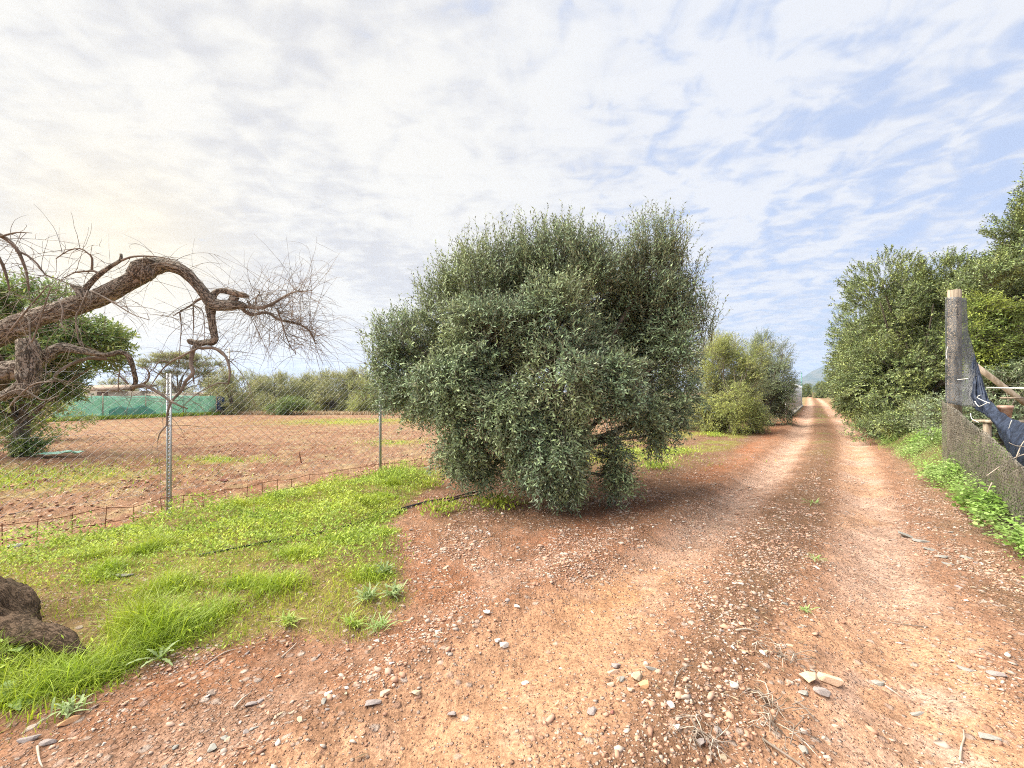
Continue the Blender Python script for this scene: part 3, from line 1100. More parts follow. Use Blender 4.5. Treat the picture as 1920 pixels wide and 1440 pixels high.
tree('olive_tree', 'large bushy grey-green olive tree drooping to the ground beside the dirt track', 'tree', TB, olive_lobes, None, 27675, 13, .073, .0205, .42, 101, 'olive', r0=.13, fork=.55, droop=.16, shell=.45, twig_r=.0026, wob=.12, split=True, gap=.8)
# long upright shoots that break the outline at the top
root = [o for o in COL.objects if o.name == 'olive_tree'][0]
top_l = [(at(px, py + 18, 6.6) - TB, np.array([.18, .3, .12]), 1.0, 3.0) for px, py in ((830, 500), (870, 470), (905, 450), (940, 445), (985, 430), (1020, 425), (1055, 430), (1085, 435), (1120, 450), (1175, 445), (1205, 425), (1235, 415), (1250, 420), (1275, 450), (1295, 500), (1130, 470), (800, 540), (760, 590), (725, 620), (705, 650), (1310, 560), (1318, 590))]
(lv, lf), (tv, tq) = crown(top_l, 560, .066, .018, 18, .68, 102, 2.2, .02, .2, .003, .9, .06, gap=0.0)
tag(link('upright_shoot', make_mesh('upright_shoot', lv, lf, M['olive']), root), kind='stuff')
tag(link('twig', make_mesh('twig', tv, tq, M['oltwig']), root), kind='stuff')


# trees along the track further on ------------------------------------
def blob_lobes(w_, h_, g, n=9, low=.12, flat=1.0):
    """lobes that fill a rounded crown of width w_ and height h_ reaching nearly to the ground"""
    out = []
    for k in range(n):
        a = k * 2.4 + g.random() * .8
        t = (k + .5) / n
        zc = h_ * (low + .2 + (.66 - low) * t)
        rad = w_ * .5 * (1 - (abs(t - .35) * 1.05) ** 2) * .62
        q_ = .55 + .75 * g.random()
        rad *= .75 + .6 * g.random()
        zc += h_ * .07 * g.normal()
        out.append((np.array([math.cos(a) * rad, math.sin(a) * rad, zc]), np.array([w_ * .24, w_ * .24, h_ * .2 * flat]) * q_, q_ ** 2, -.2 + .9 * t))
    for k in range(6):
        a = k * 1.05 + g.random() * .5
        out.append((np.array([math.cos(a) * w_ * .3, math.sin(a) * w_ * .3, h_ * (.17 + low * .3)]), np.array([w_ * .2, w_ * .2, h_ * .16]) * (.8 + .4 * g.random()), .9, -.3))
    out.append((np.array([g.normal() * w_ * .08, 0, h_ * .78]), np.array([w_ * .2, w_ * .2, h_ * .2]), .6, 1.0))
    out.append((np.array([g.normal() * w_ * .2, g.normal() * w_ * .15, h_ * .88]), np.array([w_ * .1, w_ * .1, h_ * .14]), .25, 1.4))
    out.append((np.array([0, 0, h_ * .45]), np.array([w_ * .34, w_ * .34, h_ * .3]), .9, .2))
    return out


def pos(px, d, dz=0.0):
    x = (px - 960) / 805.0 * d
    return np.array([x, d, float(H(x, d)) + dz])


g1 = np.random.default_rng(7)
LB = lambda w_, h_, n=9, low=.12: blob_lobes(w_, h_, g1, n, low)
tree('olive_tree', 'bright yellow-green olive tree beyond the large olive, left of the track', 'tree', pos(1372, 17.0), LB(2.5, 3.9, 12, -.04), None, 8370, 11, .075, .02, .42, 111, 'yellow', r0=.1, droop=.1, twig_r=.004)
tree('olive_tree', 'dark green olive tree in front of the white panel fence', 'tree', pos(1441, 21.0), LB(2.4, 4.3, 12, -.04), None, 7020, 11, .085, .023, .5, 112, 'dark', r0=.1, droop=.1, twig_r=.004)
tree('olive_tree', 'grey-green olive tree half hidden behind the large olive and the yellow-green one', 'tree', pos(1326, 18.5), LB(3.3, 4.2, 12, -.06), None, 7800, 11, .08, .021, .45, 113, 'olive_far', r0=.1, droop=.1, twig_r=.004)
tree('olive_tree', 'small feathery olive tree behind the dark green one near the white fence', 'tree', pos(1425, 30.0), LB(3.4, 5.0, 12, -.06), None, 3510, 11, .1, .026, .6, 114, 'olive_far', r0=.1, droop=.05, twig_r=.005)

# evergreen hedge of trees along the track's right side ----------------
hedge_grp = 'evergreen trees in a row along the right side of the track'
h_a = tree('hedge_tree', 'tall evergreen with rounded crown right behind the netted post', 'tree', pos(1722, 14.6), LB(4.8, 5.6, 16, .0), None, 28350, 10, .075, .036, .27, 121, 'hedge', hedge_grp, r0=.16, droop=.05, up=.1, spread=.6, shell=.62, twig_r=.004, fork=.5)
h_b = tree('hedge_tree', 'second evergreen in the row along the track, just past the netted post', 'tree', pos(1680, 19.8), LB(4.8, 5.9, 16, .0), None, 20250, 10, .09, .042, .3, 122, 'hedge', hedge_grp, r0=.16, droop=.05, up=.1, spread=.6, shell=.62, twig_r=.004, fork=.5)
h_b.rotation_euler.z = 2.4
for (px, d, src, rz, s, lab) in (
        (1662, 26.0, h_a, 1.9, 1.0, 'third evergreen counted from the netted post along the track'),
        (1646, 33.0, h_b, 3.6, 1.0, 'fourth evergreen counted from the netted post along the track'),
        (1630, 42.0, h_a, 4.4, 1.0, 'fifth evergreen counted from the netted post along the track'),
        (1616, 53.0, h_b, 0.7, .95, 'sixth evergreen counted from the netted post along the track'),
        (1600, 66.0, h_a, 2.9, .85, 'seventh evergreen, where the track grows narrow in the distance'),
        (1584, 78.0, h_b, 5.1, .8, 'farthest full-height evergreen of the row along the track')):
    copy_tree(h_a if src is h_a else h_b, pos(px, d), rz, s, lab, hedge_grp)
copy_tree(h_b, pos(1790, 17.5), 2.2, .98, 'evergreen standing behind the netted post, deeper than the row', hedge_grp)
for px, d, rz_, lab in ((2090, 14.0, 1.0, 'evergreen of the thicket behind the fence, beside the tallest tree'), (2330, 12.5, 3.0, 'evergreen of the thicket behind the fence, second from the tallest tree'), (2250, 20.0, 5.0, 'evergreen at the back of the thicket behind the fence')):
    copy_tree(h_b, pos(px, d), rz_, .95, lab, hedge_grp)
copy_tree(h_a, pos(1880, 16.0), 3.9, 1.05, 'evergreen at the back, behind the tallest tree and the post', hedge_grp)
for k, (px, d, s, lab) in enumerate(((1562, 92, .8, 'hazy small tree at the far end of the track, nearest of three'), (1540, 108, .74, 'hazy small tree at the far end of the track, middle of three'), (1512, 128, .7, 'hazy small tree at the far end of the track, behind the other two'))):
    copy_tree(h_a if k % 2 else h_b, pos(px, d), 1.3 * k, s, lab, 'small trees at the far end of the track')

# tall tree at the right edge
tl = [(at(px, py, 10.2) - pos(1975, 10.2), np.array([rx, ry, rz]), rx * rz * 2, up) for px, py, rx, ry, rz, up in (
    (1955, 420, .75, .9, .75, .8), (1975, 350, .55, .7, .6, 1.2), (1925, 480, .7, .9, .5, .2), (1850, 520, .6, .8, .35, .3), (1985, 560, .9, .9, .8, 0), (1905, 560, .6, .8, .5, .1), (2040, 480, .9, 1, .9, .3), (2060, 620, 1.0, 1.0, .9, 0), (1825, 545, .4, .6, .28, .2))]
tree('tall_tree', 'tall open-crowned evergreen rising above the fence at the far right', 'tree', pos(1975, 10.2), tl, None, 12150, 11, .07, .03, .32, 131, 'hedge', r0=.15, fork=2.0, droop=.06, shell=.35, twig_r=.0035)
ll = [(at(px, py, 9.9) - pos(1855, 9.9), np.array([rx, ry, rz]), rx * rz * 2, up) for px, py, rx, ry, rz, up in (
    (1850, 575, .5, .5, .4, .4), (1830, 640, .45, .5, .45, .1), (1880, 610, .5, .5, .4, .1), (1900, 660, .45, .5, .4, 0), (1840, 690, .4, .5, .35, 0))]
tree('light_shrub', 'light yellow-green shrub just right of the netted post', 'shrub', pos(1855, 9.9), ll, None, 3105, 11, .075, .028, .4, 132, 'lime', r0=.05, fork=1.0, droop=.06, shell=.3, twig_r=.003)
dl_ = [(np.array([x, y, z]), np.array([.7, .6, .5]), 1.0, 0.1) for x, y, z in ((0, 0, .6), (.9, .2, .7), (-.7, .3, .6), (1.6, .5, .8), (.4, .3, 1.2), (1.3, .4, 1.5))]
tree('undergrowth_shrub', 'dark shrub in the shade behind the fence with the terracotta pot', 'shrub', pos(1880, 9.0), dl_, None, 2970, 11, .07, .028, .38, 133, 'dark', r0=.05, fork=.3, droop=.06, shell=.3, twig_r=.003)
for k, (px, d, lab, s) in enumerate(((1665, 13.2, 'low shrub at the foot of the hedge, by the bend of the weeds', .8), (1735, 11.6, 'low dark shrub at the hedge foot just left of the netted post', .9))):
    bl = [(np.array([x, y, z]), np.array([.6, .5, .32]), 1.0, 0.2) for x, y, z in ((0, 0, .35), (.6, .2, .45), (-.6, .3, .3), (0.3, .5, .7))]
    tree('hedge_shrub', lab, 'shrub', pos(px, d), bl, None, 1500, 10, .06, .028, .3, 134 + k, 'hedge', r0=.03, fork=.15, shell=.3, twig_r=.003)

# ------------------------------------------------------------------ far side of the field
# leafy tree behind the bare limb
ml = [(at(px, py, 10.5) - pos(40, 10.5), np.array([rx, ry, rz]), rx * rz * 2, up) for px, py, rx, ry, rz, up in (
    (70, 570, 1.1, 1.0, .55, .3), (20, 590, 1.2, 1.0, .7, .3), (130, 620, .9, 1.0, .55, .1), (170, 640, .7, .9, .45, 0), (80, 670, 1.0, 1.0, .55, -.2), (200, 672, .42, .6, .24, -.2), (15, 715, 1.2, 1.0, .6, -.3), (80, 722, .7, .8, .4, -.4), (40, 690, 1.0, .9, .5, -.2), (10, 765, .9, .9, .5, -.4), (60, 760, .5, .7, .35, -.4), (-60, 650, 1.5, 1.2, 1.0, 0), (60, 775, .5, .6, .3, -.4))]
tree('leafy_tree', 'leafy dark green tree behind the bare gnarled limb', 'tree', pos(40, 10.5), ml, None, 8200, 9, .15, .04, .42, 141, 'broad', r0=.14, fork=1.0, droop=.1, shell=.35, twig_r=.005)
yl = [(np.array([x, y, z]), np.array([.9, .7, .5]), 1.0, .2) for x, y, z in ((0, 0, .5), (1.1, .3, .55), (-1.0, .2, .6), (.3, .4, 1.2), (-.6, .2, 1.3))]
tree('yellow_bush', 'low yellow-green bush under the leafy tree at the near end of the green net', 'bush', pos(25, 13.5), yl, None, 2295, 10, .09, .035, .42, 142, 'yellow', r0=.04, fork=.25, shell=.35, twig_r=.004)
sl_ = [(np.array([x, y, z]), np.array([.35, .3, .22]), 1.0, .3) for x, y, z in ((0, 0, .25), (.3, .1, .3), (-.3, .1, .3))]
tree('field_bush', 'small dark green bush growing in the field near the yellow weeds', 'bush', pos(22, 10.3), sl_, None, 567, 9, .07, .03, .25, 143, 'broad', r0=.02, fork=.1, shell=.3, twig_r=.003)

# flat-topped acacia
base = pos(335, 38)
al = [(np.array([x, y, z]), np.array([rx, rx * .9, rz]), rx * rx * .6, .5) for x, y, z, rx, rz in (
    (0, 0, 4.75, 2.2, .22), (1.6, .2, 4.6, 1.6, .2), (-1.8, .1, 4.3, 1.5, .22), (-2.9, 0, 3.9, .9, .18), (2.9, .2, 4.1, 1.0, .25), (.8, .4, 4.0, 1.6, .3), (2.0, .3, 3.3, 1.2, .4), (-.6, .2, 3.2, 1.2, .3), (2.6, .2, 2.4, 1.0, .5))]
tree('acacia_tree', 'flat-topped umbrella-shaped tree beyond the green net', 'tree', base, al, None, 4050, 10, .13, .035, .5, 151, 'olive_far', r0=.15, fork=1.6, droop=.02, shell=.2, twig_r=.008)

hg = 'olive trees in a row along the far side of the field'
o_a = tree('olive_tree', 'yellowish olive bush at the end of the green net', 'tree', pos(432, 31.0), LB(3.4, 3.3, 8, .0), None, 3510, 11, .11, .03, .5, 161, 'olive_far', None, r0=.1, fork=.3, droop=.06, twig_r=.006)
o_b = tree('olive_tree', 'grey-green olive in the far row, right above the dark bush', 'tree', pos(520, 37.0), LB(4.2, 3.5, 8, .0), None, 3780, 11, .12, .032, .55, 162, 'olive_far', hg, r0=.12, fork=.4, droop=.06, twig_r=.006)
for px, d, s, rz, src, lab in (
        (470, 40, (1.1, 1.1, 1.0), 2.0, o_b, 'olive tree of the far row just right of the yellowish bush'),
        (575, 39, (1.1, 1.1, .98), .6, o_a, 'olive tree of the far row between the dark bush and the row\'s yellow one'),
        (622, 37, (1.1, 1.1, 1.05), 3.3, o_b, 'olive tree of the far row left of its yellow one'),
        (668, 38, (1.1, 1.1, 1.12), 4.9, o_a, 'olive tree of the far row rising behind its yellow one'),
        (715, 37, (1.1, 1.1, 1.05), 1.4, o_b, 'olive tree of the far row just left of the large olive'),
        (765, 38, (1.1, 1.1, 1.0), 2.6, o_a, 'olive tree of the far row partly behind the large olive'),
        (820, 39, (1.1, 1.1, 1.0), 5.6, o_b, 'olive tree of the far row seen through the gaps of the large olive'),
        (497, 42, (1.25, 1.2, .92), 1.1, o_a, 'olive tree at the back of the far row, beside the yellowish bush'),
        (548, 43, (1.25, 1.2, .95), 4.0, o_b, 'olive tree at the back of the far row, behind the dark bush'),
        (600, 43, (1.25, 1.2, .98), 5.2, o_a, 'olive tree at the back of the far row, right of the dark bush'),
        (645, 42, (1.25, 1.2, 1.05), .2, o_b, 'olive tree at the back of the far row, left of its tallest one'),
        (395, 42, (1.2, 1.2, .95), 3.1, o_a, 'olive tree behind the flat-topped tree'),
        (300, 46, (1.3, 1.3, .9), .3, o_b, 'olive tree far behind the shed roof'),
        (215, 44, (1.3, 1.3, .9), 4.3, o_a, 'olive tree behind the pale shed')):
    c = copy_tree(src, pos(px, d), rz, s, lab, hg)
tree('olive_tree', 'yellow-leaved olive at the front of the far row', 'tree', pos(690, 32.0), LB(3.0, 2.6, 7, .0), None, 2565, 11, .11, .03, .5, 163, 'yellow', hg, r0=.1, fork=.5, droop=.06, twig_r=.006)
db = [(np.array([x, y, z]), np.array([.9, .6, .4]), 1.0, .2) for x, y, z in ((0, 0, .4), (1.0, .2, .45), (-.9, .1, .4), (.2, .2, .8))]
tree('dark_bush', 'low dark green bush at the far edge of the ploughed field', 'bush', pos(543, 29.5), db, None, 1755, 10, .1, .032, .4, 164, 'broad', r0=.03, fork=.2, shell=.3, twig_r=.005)

# dry grass fringe along the far edge of the field (uncountable)
def tufts(name, P, hgt, wid, mat, seed, lean=.5, seg=3, dirs=None):
    """curved blades, each seg quads tapering to a point"""
    g = np.random.default_rng(seed)
    n = len(P)
    a = g.random(n) * 6.283
    ln = lean * (.3 + g.random(n))
    h = hgt * (.55 + .7 * g.random(n))
    ax = np.stack([np.cos(a), np.sin(a), np.zeros(n)], 1)
    sd = np.stack([-np.sin(a), np.cos(a), np.zeros(n)], 1)
    tw = g.normal(0, .5, n)
    sd = unit(sd * np.cos(tw)[:, None] + ax * np.sin(tw)[:, None])
    wd = wid * (.6 + .7 * g.random(n))
    rows = []
    for k in range(seg + 1):
        t = k / seg
        c = P + ax * (ln * h * t * t)[:, None] + np.array([0, 0, 1]) * (h * t * (1 - .38 * ln * t))[:, None]
        ww = wd * (1 - t) ** .7 * .5
        if k < seg:
            rows += [c - sd * ww[:, None], c + sd * ww[:, None]]
        else:
            rows += [c]
    v = np.stack(rows, 1).reshape(-1, 3)
    m = 2 * seg + 1
    b = (np.arange(n) * m)[:, None]
    q = [b + np.array([[2 * k, 2 * k + 1, 2 * k + 3, 2 * k + 2]]) for k in range(seg - 1)]
    t3 = b + np.array([[2 * seg - 2, 2 * seg - 1, 2 * seg]])
    me = make_mesh(name, v, ([np.concatenate(q)] if q else []) + [t3], M[mat])
    return tag(link(name, me), kind='stuff')


n = 9000
xx = -27 + 28 * rng.random(n)
yy = 29.3 + 2.2 * rng.random(n) ** 1.3 + 1.2 * fbm(xx * .3, xx * 0, 4, 2)
tufts('dry_grass', np.stack([xx, yy, H(xx, yy)], 1), .34, .03, 'straw', 201, .8, 2)
n = 5000
t = rng.random(n)
A, B = pos(95, 23.0), pos(410, 30.2)
xx = A[0] + (B[0] - A[0]) * t + rng.normal(0, .2, n)
yy = A[1] + (B[1] - A[1]) * t - .25 + rng.normal(0, .15, n)
tufts('green_grass_fringe', np.stack([xx, yy, H(xx, yy)], 1), .3, .03, 'cover', 202, .8, 2)

# green shade-net fence
def sheet(cols, name, mat, parent, wav=.05, seed=1, nu=40, nv=8, thick=.004):
    """a hung cloth between a bottom and a top polyline, with slack folds"""
    bot, top = [np.asarray(c, float) for c in cols]
    u = np.linspace(0, 1, nu)

    def line(P):
        k = np.linspace(0, 1, len(P))
        return np.stack([np.interp(u, k, P[:, i]) for i in range(3)], 1)
    b, t_ = line(bot), line(top)
    vv = np.linspace(0, 1, nv)[:, None, None]
    G = b[None] * (1 - vv) + t_[None] * vv
    dirn = unit((bot[-1] - bot[0]) * [1, 1, 0])
    nrm = np.array([-dirn[1], dirn[0], 0])
    uu, v2 = np.meshgrid(u * 9, np.linspace(0, 1, nv) * 2)
    off = (fbm(uu + seed * 3.3, v2 * .8, seed, 3) - .5) * 2 * wav
    G = G + off[..., None] * nrm
    v = G.reshape(-1, 3)
    i = (np.arange(nv - 1) * nu)[:, None] + np.arange(nu - 1)[None]
    q = np.stack([i, i + 1, i + nu + 1, i + nu], -1).reshape(-1, 4)
    o = link(name, make_mesh(name, v, q, M[mat], True), parent)
    md = o.modifiers.new('thickness', 'SOLIDIFY')
    md.thickness = thick
    return o


nf = thing('net_fence', 'low fence of pale green shade netting along the far left of the field', 'fence')
A, B = pos(98, 23.2), pos(405, 30.2)
for k in range(4):
    a, b = A + (B - A) * k / 4, A + (B - A) * (k + 1) / 4
    sheet(([a + [0, 0, .02], b + [0, 0, .02]], [a + [0, 0, 1.36], (a + b) / 2 + [0, 0, 1.30], b + [0, 0, 1.36]]), 'net_panel', 'greennet', nf, .06, 31 + k, 30)
a, b = A + (B - A) * .30 - [0, .12, 0], A + (B - A) * .58 - [0, .12, 0]
o = sheet(([a + [0, 0, .02], b + [0, 0, .02]], [a + [0, 0, .5], a * .8 + b * .2 + [0, 0, .74], (a + b) / 2 + [0, 0, .58], a * .3 + b * .7 + [0, 0, .8], b + [0, 0, .35]]), 'patch_panel', 'greennet_dark', nf, .05, 39, 24)
tag(o, 'darker doubled strip of netting along the bottom')
for k in range(5):
    p = A + (B - A) * k / 4
    mb = MB()
    mb.tube([p + [0, .06, -.1], p + [0, .06, 1.5]], [.035, .03], 7, smooth_path=False)
    mb.build('post', M['wood'], nf, True)

# shed, tan wall, pole, wire, crate
sh = thing('shed', 'pale shed with a low brown roof behind the green net', 'shed', pos(205, 35))
mb = MB(); mb.box((0, 0, .85), (4.2, 3.0, 1.7)); mb.build('wall', M['plaster'], sh)
mb = MB(); mb.add([[-2.4, -1.8, 1.7], [2.4, -1.8, 1.7], [2.4, 1.8, 2.1], [-2.4, 1.8, 2.1], [-2.4, -1.8, 1.82], [2.4, -1.8, 1.82], [2.4, 1.8, 2.22], [-2.4, 1.8, 2.22]], np.array([[0, 3, 2, 1], [4, 5, 6, 7], [0, 1, 5, 4], [1, 2, 6, 5], [2, 3, 7, 6], [3, 0, 4, 7]])); mb.build('roof', M['roof'], sh)
mb = MB(); mb.box((.9, -1.52, .8), (.8, .06, 1.6)); mb.build('door', M['roof'], sh)
tw = thing('low_wall', 'low tan wall showing just above the green net', 'wall', pos(300, 36))
mb = MB(); mb.box((0, 0, .72), (6.4, .2, 1.44)); mb.build('wall_body', M['plaster'], tw)
mb = MB(); mb.box((0, 0, 1.47), (6.5, .28, .06)); mb.build('coping', M['concrete'], tw)
up_ = thing('utility_pole', 'thin grey pole standing beyond the far olive row', 'pole', pos(430, 44))
mb = MB(); mb.tube([(0, 0, -.2), (0, 0, 6.1)], [.1, .075], 9, smooth_path=False); mb.build('shaft', M['concrete'], up_, True)
mb = MB(); mb.box((0, 0, 5.75), (.5, .08, .08)); mb.build('crossarm', M['galv'], up_)
A = pos(430, 44) + [0, 0, 5.8]
Bw = at(1010, 690, 62)
mb = MB()
mb.tube([A, A * .75 + Bw * .25 - [0, 0, .5], (A + Bw) / 2 - [0, 0, .7], A * .25 + Bw * .75 - [0, 0, .5], Bw], [.014] * 5, 4, 1.0)
tag(mb.build('power_line', M['wire']), 'single thin overhead wire running from the grey pole behind the large olive', 'wire')
cr = thing('water_drum', 'dark blue drum at the right end of the green net', 'drum', pos(412, 30.6))
mb = MB(); mb.tube([(0, 0, 0.35), (0, 0, .45), (0, 0, .9), (0, 0, 1.2)], [.29, .31, .31, .28], 14, .1); mb.build('body', M['bluebin'], cr, True)
pl_ = thing('pallet_stack', 'weathered wooden pallet under the dark blue drum', 'pallet', pos(412, 30.6))
for z in (.06, .2, .32):
    for y in (-.35, 0, .35):
        mb = MB(); mb.box((0, y, z), (1.0, .14, .035)); mb.build('plank', M['wood'], pl_)
for x in (-.42, 0, .42):
    mb = MB(); mb.box((x, 0, .13), (.09, .9, .1)); mb.build('bearer', M['wood'], pl_)

# ------------------------------------------------------------------ right background: white fence, low wall, pole
wf = thing('panel_fence', 'white metal panel fence running along the track in the distance', 'fence')
A, B = pos(1474, 26.5), pos(1502, 50)
nP = 9
dirv = unit(B - A)
for k in range(nP):
    a, b = A + (B - A) * k / nP, A + (B - A) * (k + .96) / nP
    m_ = 14
    mb = MB()
    tt = np.linspace(0, 1, m_ * 2)
    zig = np.array([.009, .009, -.009, -.009] * m_)[:m_ * 2]
    nr = np.array([-dirv[1], dirv[0], 0])
    lo = a[None] * (1 - tt[:, None]) + b[None] * tt[:, None] + nr * zig[:, None] + [0, 0, .12]
    hi = lo * [1, 1, 0] + [0, 0, 1] * np.array(2.18 + float(H(a[0], a[1])))
    v = np.vstack([lo, hi])
    i = np.arange(m_ * 2 - 1)
    mb.add(v, np.stack([i, i + 1, i + 1 + m_ * 2, i + m_ * 2], 1))
    o = mb.build('panel', M['white'], wf)
    md = o.modifiers.new('thickness', 'SOLIDIFY'); md.thickness = .01
for k in range(nP + 1):
    p = A + (B - A) * (k - .02) / nP
    mb = MB(); mb.box(p + [0, 0, 1.12], (.09, .09, 2.34)); mb.build('post', M['white'], wf)
mb = MB()
mb.tube([A + [.1, -.1, .05], B + [.1, -.1, .05]], [.09, .09], 4, smooth_path=False)
mb.build('footing', M['concrete'], wf)
lw = thing('low_wall', 'low pale concrete kerb wall behind the yellow-green olive', 'wall', pos(1395, 27.2))
mb = MB(); mb.box((0, 0, .12), (4.6, .18, .24)); mb.build('wall_body', M['concrete'], lw)
for x in (-1.9, -.6, .7, 2.0):
    mb = MB(); mb.box((x, .0, .8), (.06, .06, 1.4)); mb.build('post', M['galv'], lw)
gp_ = thing('pole', 'thin blue-green pole at the far end of the white panel fence', 'pole', pos(1503, 52))
mb = MB(); mb.tube([(0, 0, -.1), (0, 0, 3.9)], [.07, .06], 8, smooth_path=False); mb.build('shaft', M['pole'], gp_, True)
mb = MB(); mb.tube([(0, 0, 3.88), (0, 0, 3.96)], [.09, .07], 8, smooth_path=False); mb.build('cap', M['pole'], gp_, True)

# ------------------------------------------------------------------ chain-link fence along the field
cf = thing('chain_link_fence', 'galvanised chain-link fence between the ploughed field and the grass strip', 'fence')
fdir = unit(np.array([0.784, 1.0, 0.0]))


def fpt(d, z):
    x = fence_x(d)
    return np.array([x, d, z])


d0, d1 = 2.2, 17.0
FLEN = np.linalg.norm(fpt(d1, 0) - fpt(d0, 0))
O = fpt(d0, 0)
zb, zt = .28, 1.86
cell = .1
mb = MB()
hh = zt - zb
nW = int((FLEN + hh) / cell)
for sgn in (1, -1):
    for k in range(nW):
        s0_ = k * cell - (hh if sgn > 0 else 0)
        a_s, b_s = s0_, s0_ + sgn * hh
        za, zb_ = zb, zt
        lo_, hi_ = min(a_s, b_s), max(a_s, b_s)
        if lo_ < 0 or hi_ > FLEN:
            continue
        mb.tube([O + fdir * a_s + [0, 0, za], O + fdir * b_s + [0, 0, zb_]], [.0014, .0014], 3, smooth_path=False, cap=False)
        # twisted ends above the top wire
tag(mb.build('mesh_wire', M['wire'], cf), kind='stuff')
for z in (zt - .03, 1.1, zb + .03):
    mb = MB()
    mb.tube([fpt(d0, z), fpt(d1, z)], [.0014, .0014], 4, smooth_path=False)
    mb.build('strand_wire', M['wire'], cf)
# slotted angle post
z0 = float(H(fence_x(5.6), 5.6))
mb = MB()
ph = 1.84
for fl in (0, 1):
    ax = np.array([1, 0, 0]) if fl == 0 else np.array([0.25, .97, 0])
    P0 = np.array([-4.5, 5.6, z0])
    for off in (0.004, .046):
        c = P0 + ax * off
        mb.box(c + [0, 0, ph / 2 - .05], (.018, .004 if fl == 0 else .018, ph + .1))
    for k in range(int(ph / .05)):
        c = P0 + ax * .025 + [0, 0, .02 + k * .05]
        mb.box(c, (.027, .0035, .024), 0 if fl == 0 else math.atan2(.97, .25))
po = mb.build('post', M['galv'], cf)
tag(po, 'slotted angle-iron post')
for d in (8.15, 10.7, 13.3, 15.8, 3.05):
    z0 = float(H(fence_x(d), d))
    mb = MB()
    mb.tube([fpt(d, z0 - .1), fpt(d, z0 + 1.9)], [.026, .026], 10, smooth_path=False)
    mb.build('post', M['galv'], cf, True)

# rusty wire border strip at the fence's foot
rb = thing('rusty_border', 'low rusty strip of reinforcing wire standing along the fence foot', 'border fence')
dd = 2.6
prev = None
tops, lows = [], []
while dd < 12.5:
    x = fence_x(dd) + .06
    z = float(H(x, dd))
    j = rng.normal(0, .012, 2)
    b_ = np.array([x, dd, z - .05]); t_ = np.array([x + j[0], dd + j[1], z + .2 + rng.normal(0, .018)])
    mb = MB(); mb.tube([b_, t_ + [0, 0, .01 + .02 * rng.random()]], [.005, .0045], 6, smooth_path=False); mb.build('bar', M['rust'], rb, True)
    tops.append(t_); lows.append(np.array([x, dd, z + .055]))
    dd += .155 + .07 * rng.random()
for nm, L_ in (('top_wire', tops), ('bottom_wire', lows)):
    mb = MB(); mb.tube(L_, [.0045] * len(L_), 6, .1); mb.build(nm, M['rust'], rb, True)

# ------------------------------------------------------------------ bare gnarled tree on the left
bt = thing('bare_tree', 'leafless gnarled tree with furrowed bark, one limb arching beside the fence', 'tree')


def path(pts, d0_, d1_):
    n_ = len(pts)
    return [at(p[0], p[1], d0_ + (d1_ - d0_) * i / max(1, n_ - 1)) for i, p in enumerate(pts)]


mb = MB()
zb0 = float(H(-3.6, 2.8))
mb.tube([(-3.72, 2.75, zb0 - .15), (-3.7, 2.75, .12), (-3.8, 2.8, .45), (-3.92, 2.85, .85), (-3.9, 2.95, 1.3), (-3.75, 3.0, 1.7), at(-40, 660, 3.0)], [.36, .3, .24, .19, .16, .14, .1], 56, .02, .22, 3, freq=8)
mb.tube([(-3.75, 2.8, .1), (-3.5, 2.76, .16), (-3.3, 2.74, .15), (-3.16, 2.72, .09), (-3.07, 2.7, .0)], [.26, .21, .165, .13, .08], 72, .012, .24, 5, freq=10)
mb.tube([(-3.25, 2.68, .12), (-3.05, 2.64, .13), (-2.88, 2.6, .14), (-2.7, 2.56, .125), (-2.52, 2.52, .06)], [.1, .085, .066, .052, .03], 40, .012, .28, 6, freq=9)
mb.tube([(-3.6, 2.55, .0), (-3.2, 2.5, .05), (-2.95, 2.47, .035), (-2.75, 2.45, -.03)], [.12, .07, .055, .035], 20, .03, .28, 8, freq=9)
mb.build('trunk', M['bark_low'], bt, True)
mb = MB()
main = [(-60, 650), (-10, 632), (45, 605), (110, 583), (180, 560), (235, 533), (270, 512), (292, 500), (318, 499), (345, 510), (368, 530), (385, 553), (398, 570), (425, 573), (448, 572), (462, 576)]
mr = [.078, .074, .069, .063, .058, .055, .058, .054, .04, .037, .035, .036, .042, .04, .031, .02]
mb.tube(path(main, 2.95, 3.3), mr, 64, .013, .2, 13, freq=9)
mb.tube(path([(255, 520), (268, 506), (284, 494), (296, 497)], 3.06, 3.1), [.06, .07, .05, .02], 24, .02, .3, 14)
mb.build('limb', M['bark'], bt, True)
mb = MB()
mb.tube(path([(398, 566), (402, 552), (412, 546), (430, 547), (448, 551), (460, 554), (466, 558)], 3.25, 3.28), [.03, .022, .018, .022, .024, .022, .01], 20, .015, .25, 15)
mb.tube(path([(440, 556), (436, 566), (428, 572)], 3.27, 3.28), [.03, .03, .03], 16, .015, .25, 16)
mb.build('limb', M['bark'], bt, True)
mb = MB()
mb.tube(path([(394, 575), (397, 600), (401, 625), (402, 636), (397, 641), (385, 642), (370, 644), (357, 640), (353, 637)], 3.25, 3.25), [.034, .027, .025, .027, .027, .022, .022, .022, .012], 22, .015, .16, 17, freq=14)
mb.build('limb', M['bark'], bt, True)
mb = MB()
mb.tube(path([(-30, 700), (35, 692), (80, 672), (112, 652), (150, 657), (195, 666), (228, 661), (243, 672), (252, 700), (254, 718), (246, 730)], 2.9, 3.15), [.075, .056, .04, .033, .025, .016, .015, .016, .013, .012, .017], 40, .012, .24, 18)
mb.tube(path([(48, 640), (55, 665), (56, 700), (52, 730), (44, 742)], 2.85, 2.8), [.048, .058, .054, .05, .038], 44, .012, .26, 19)
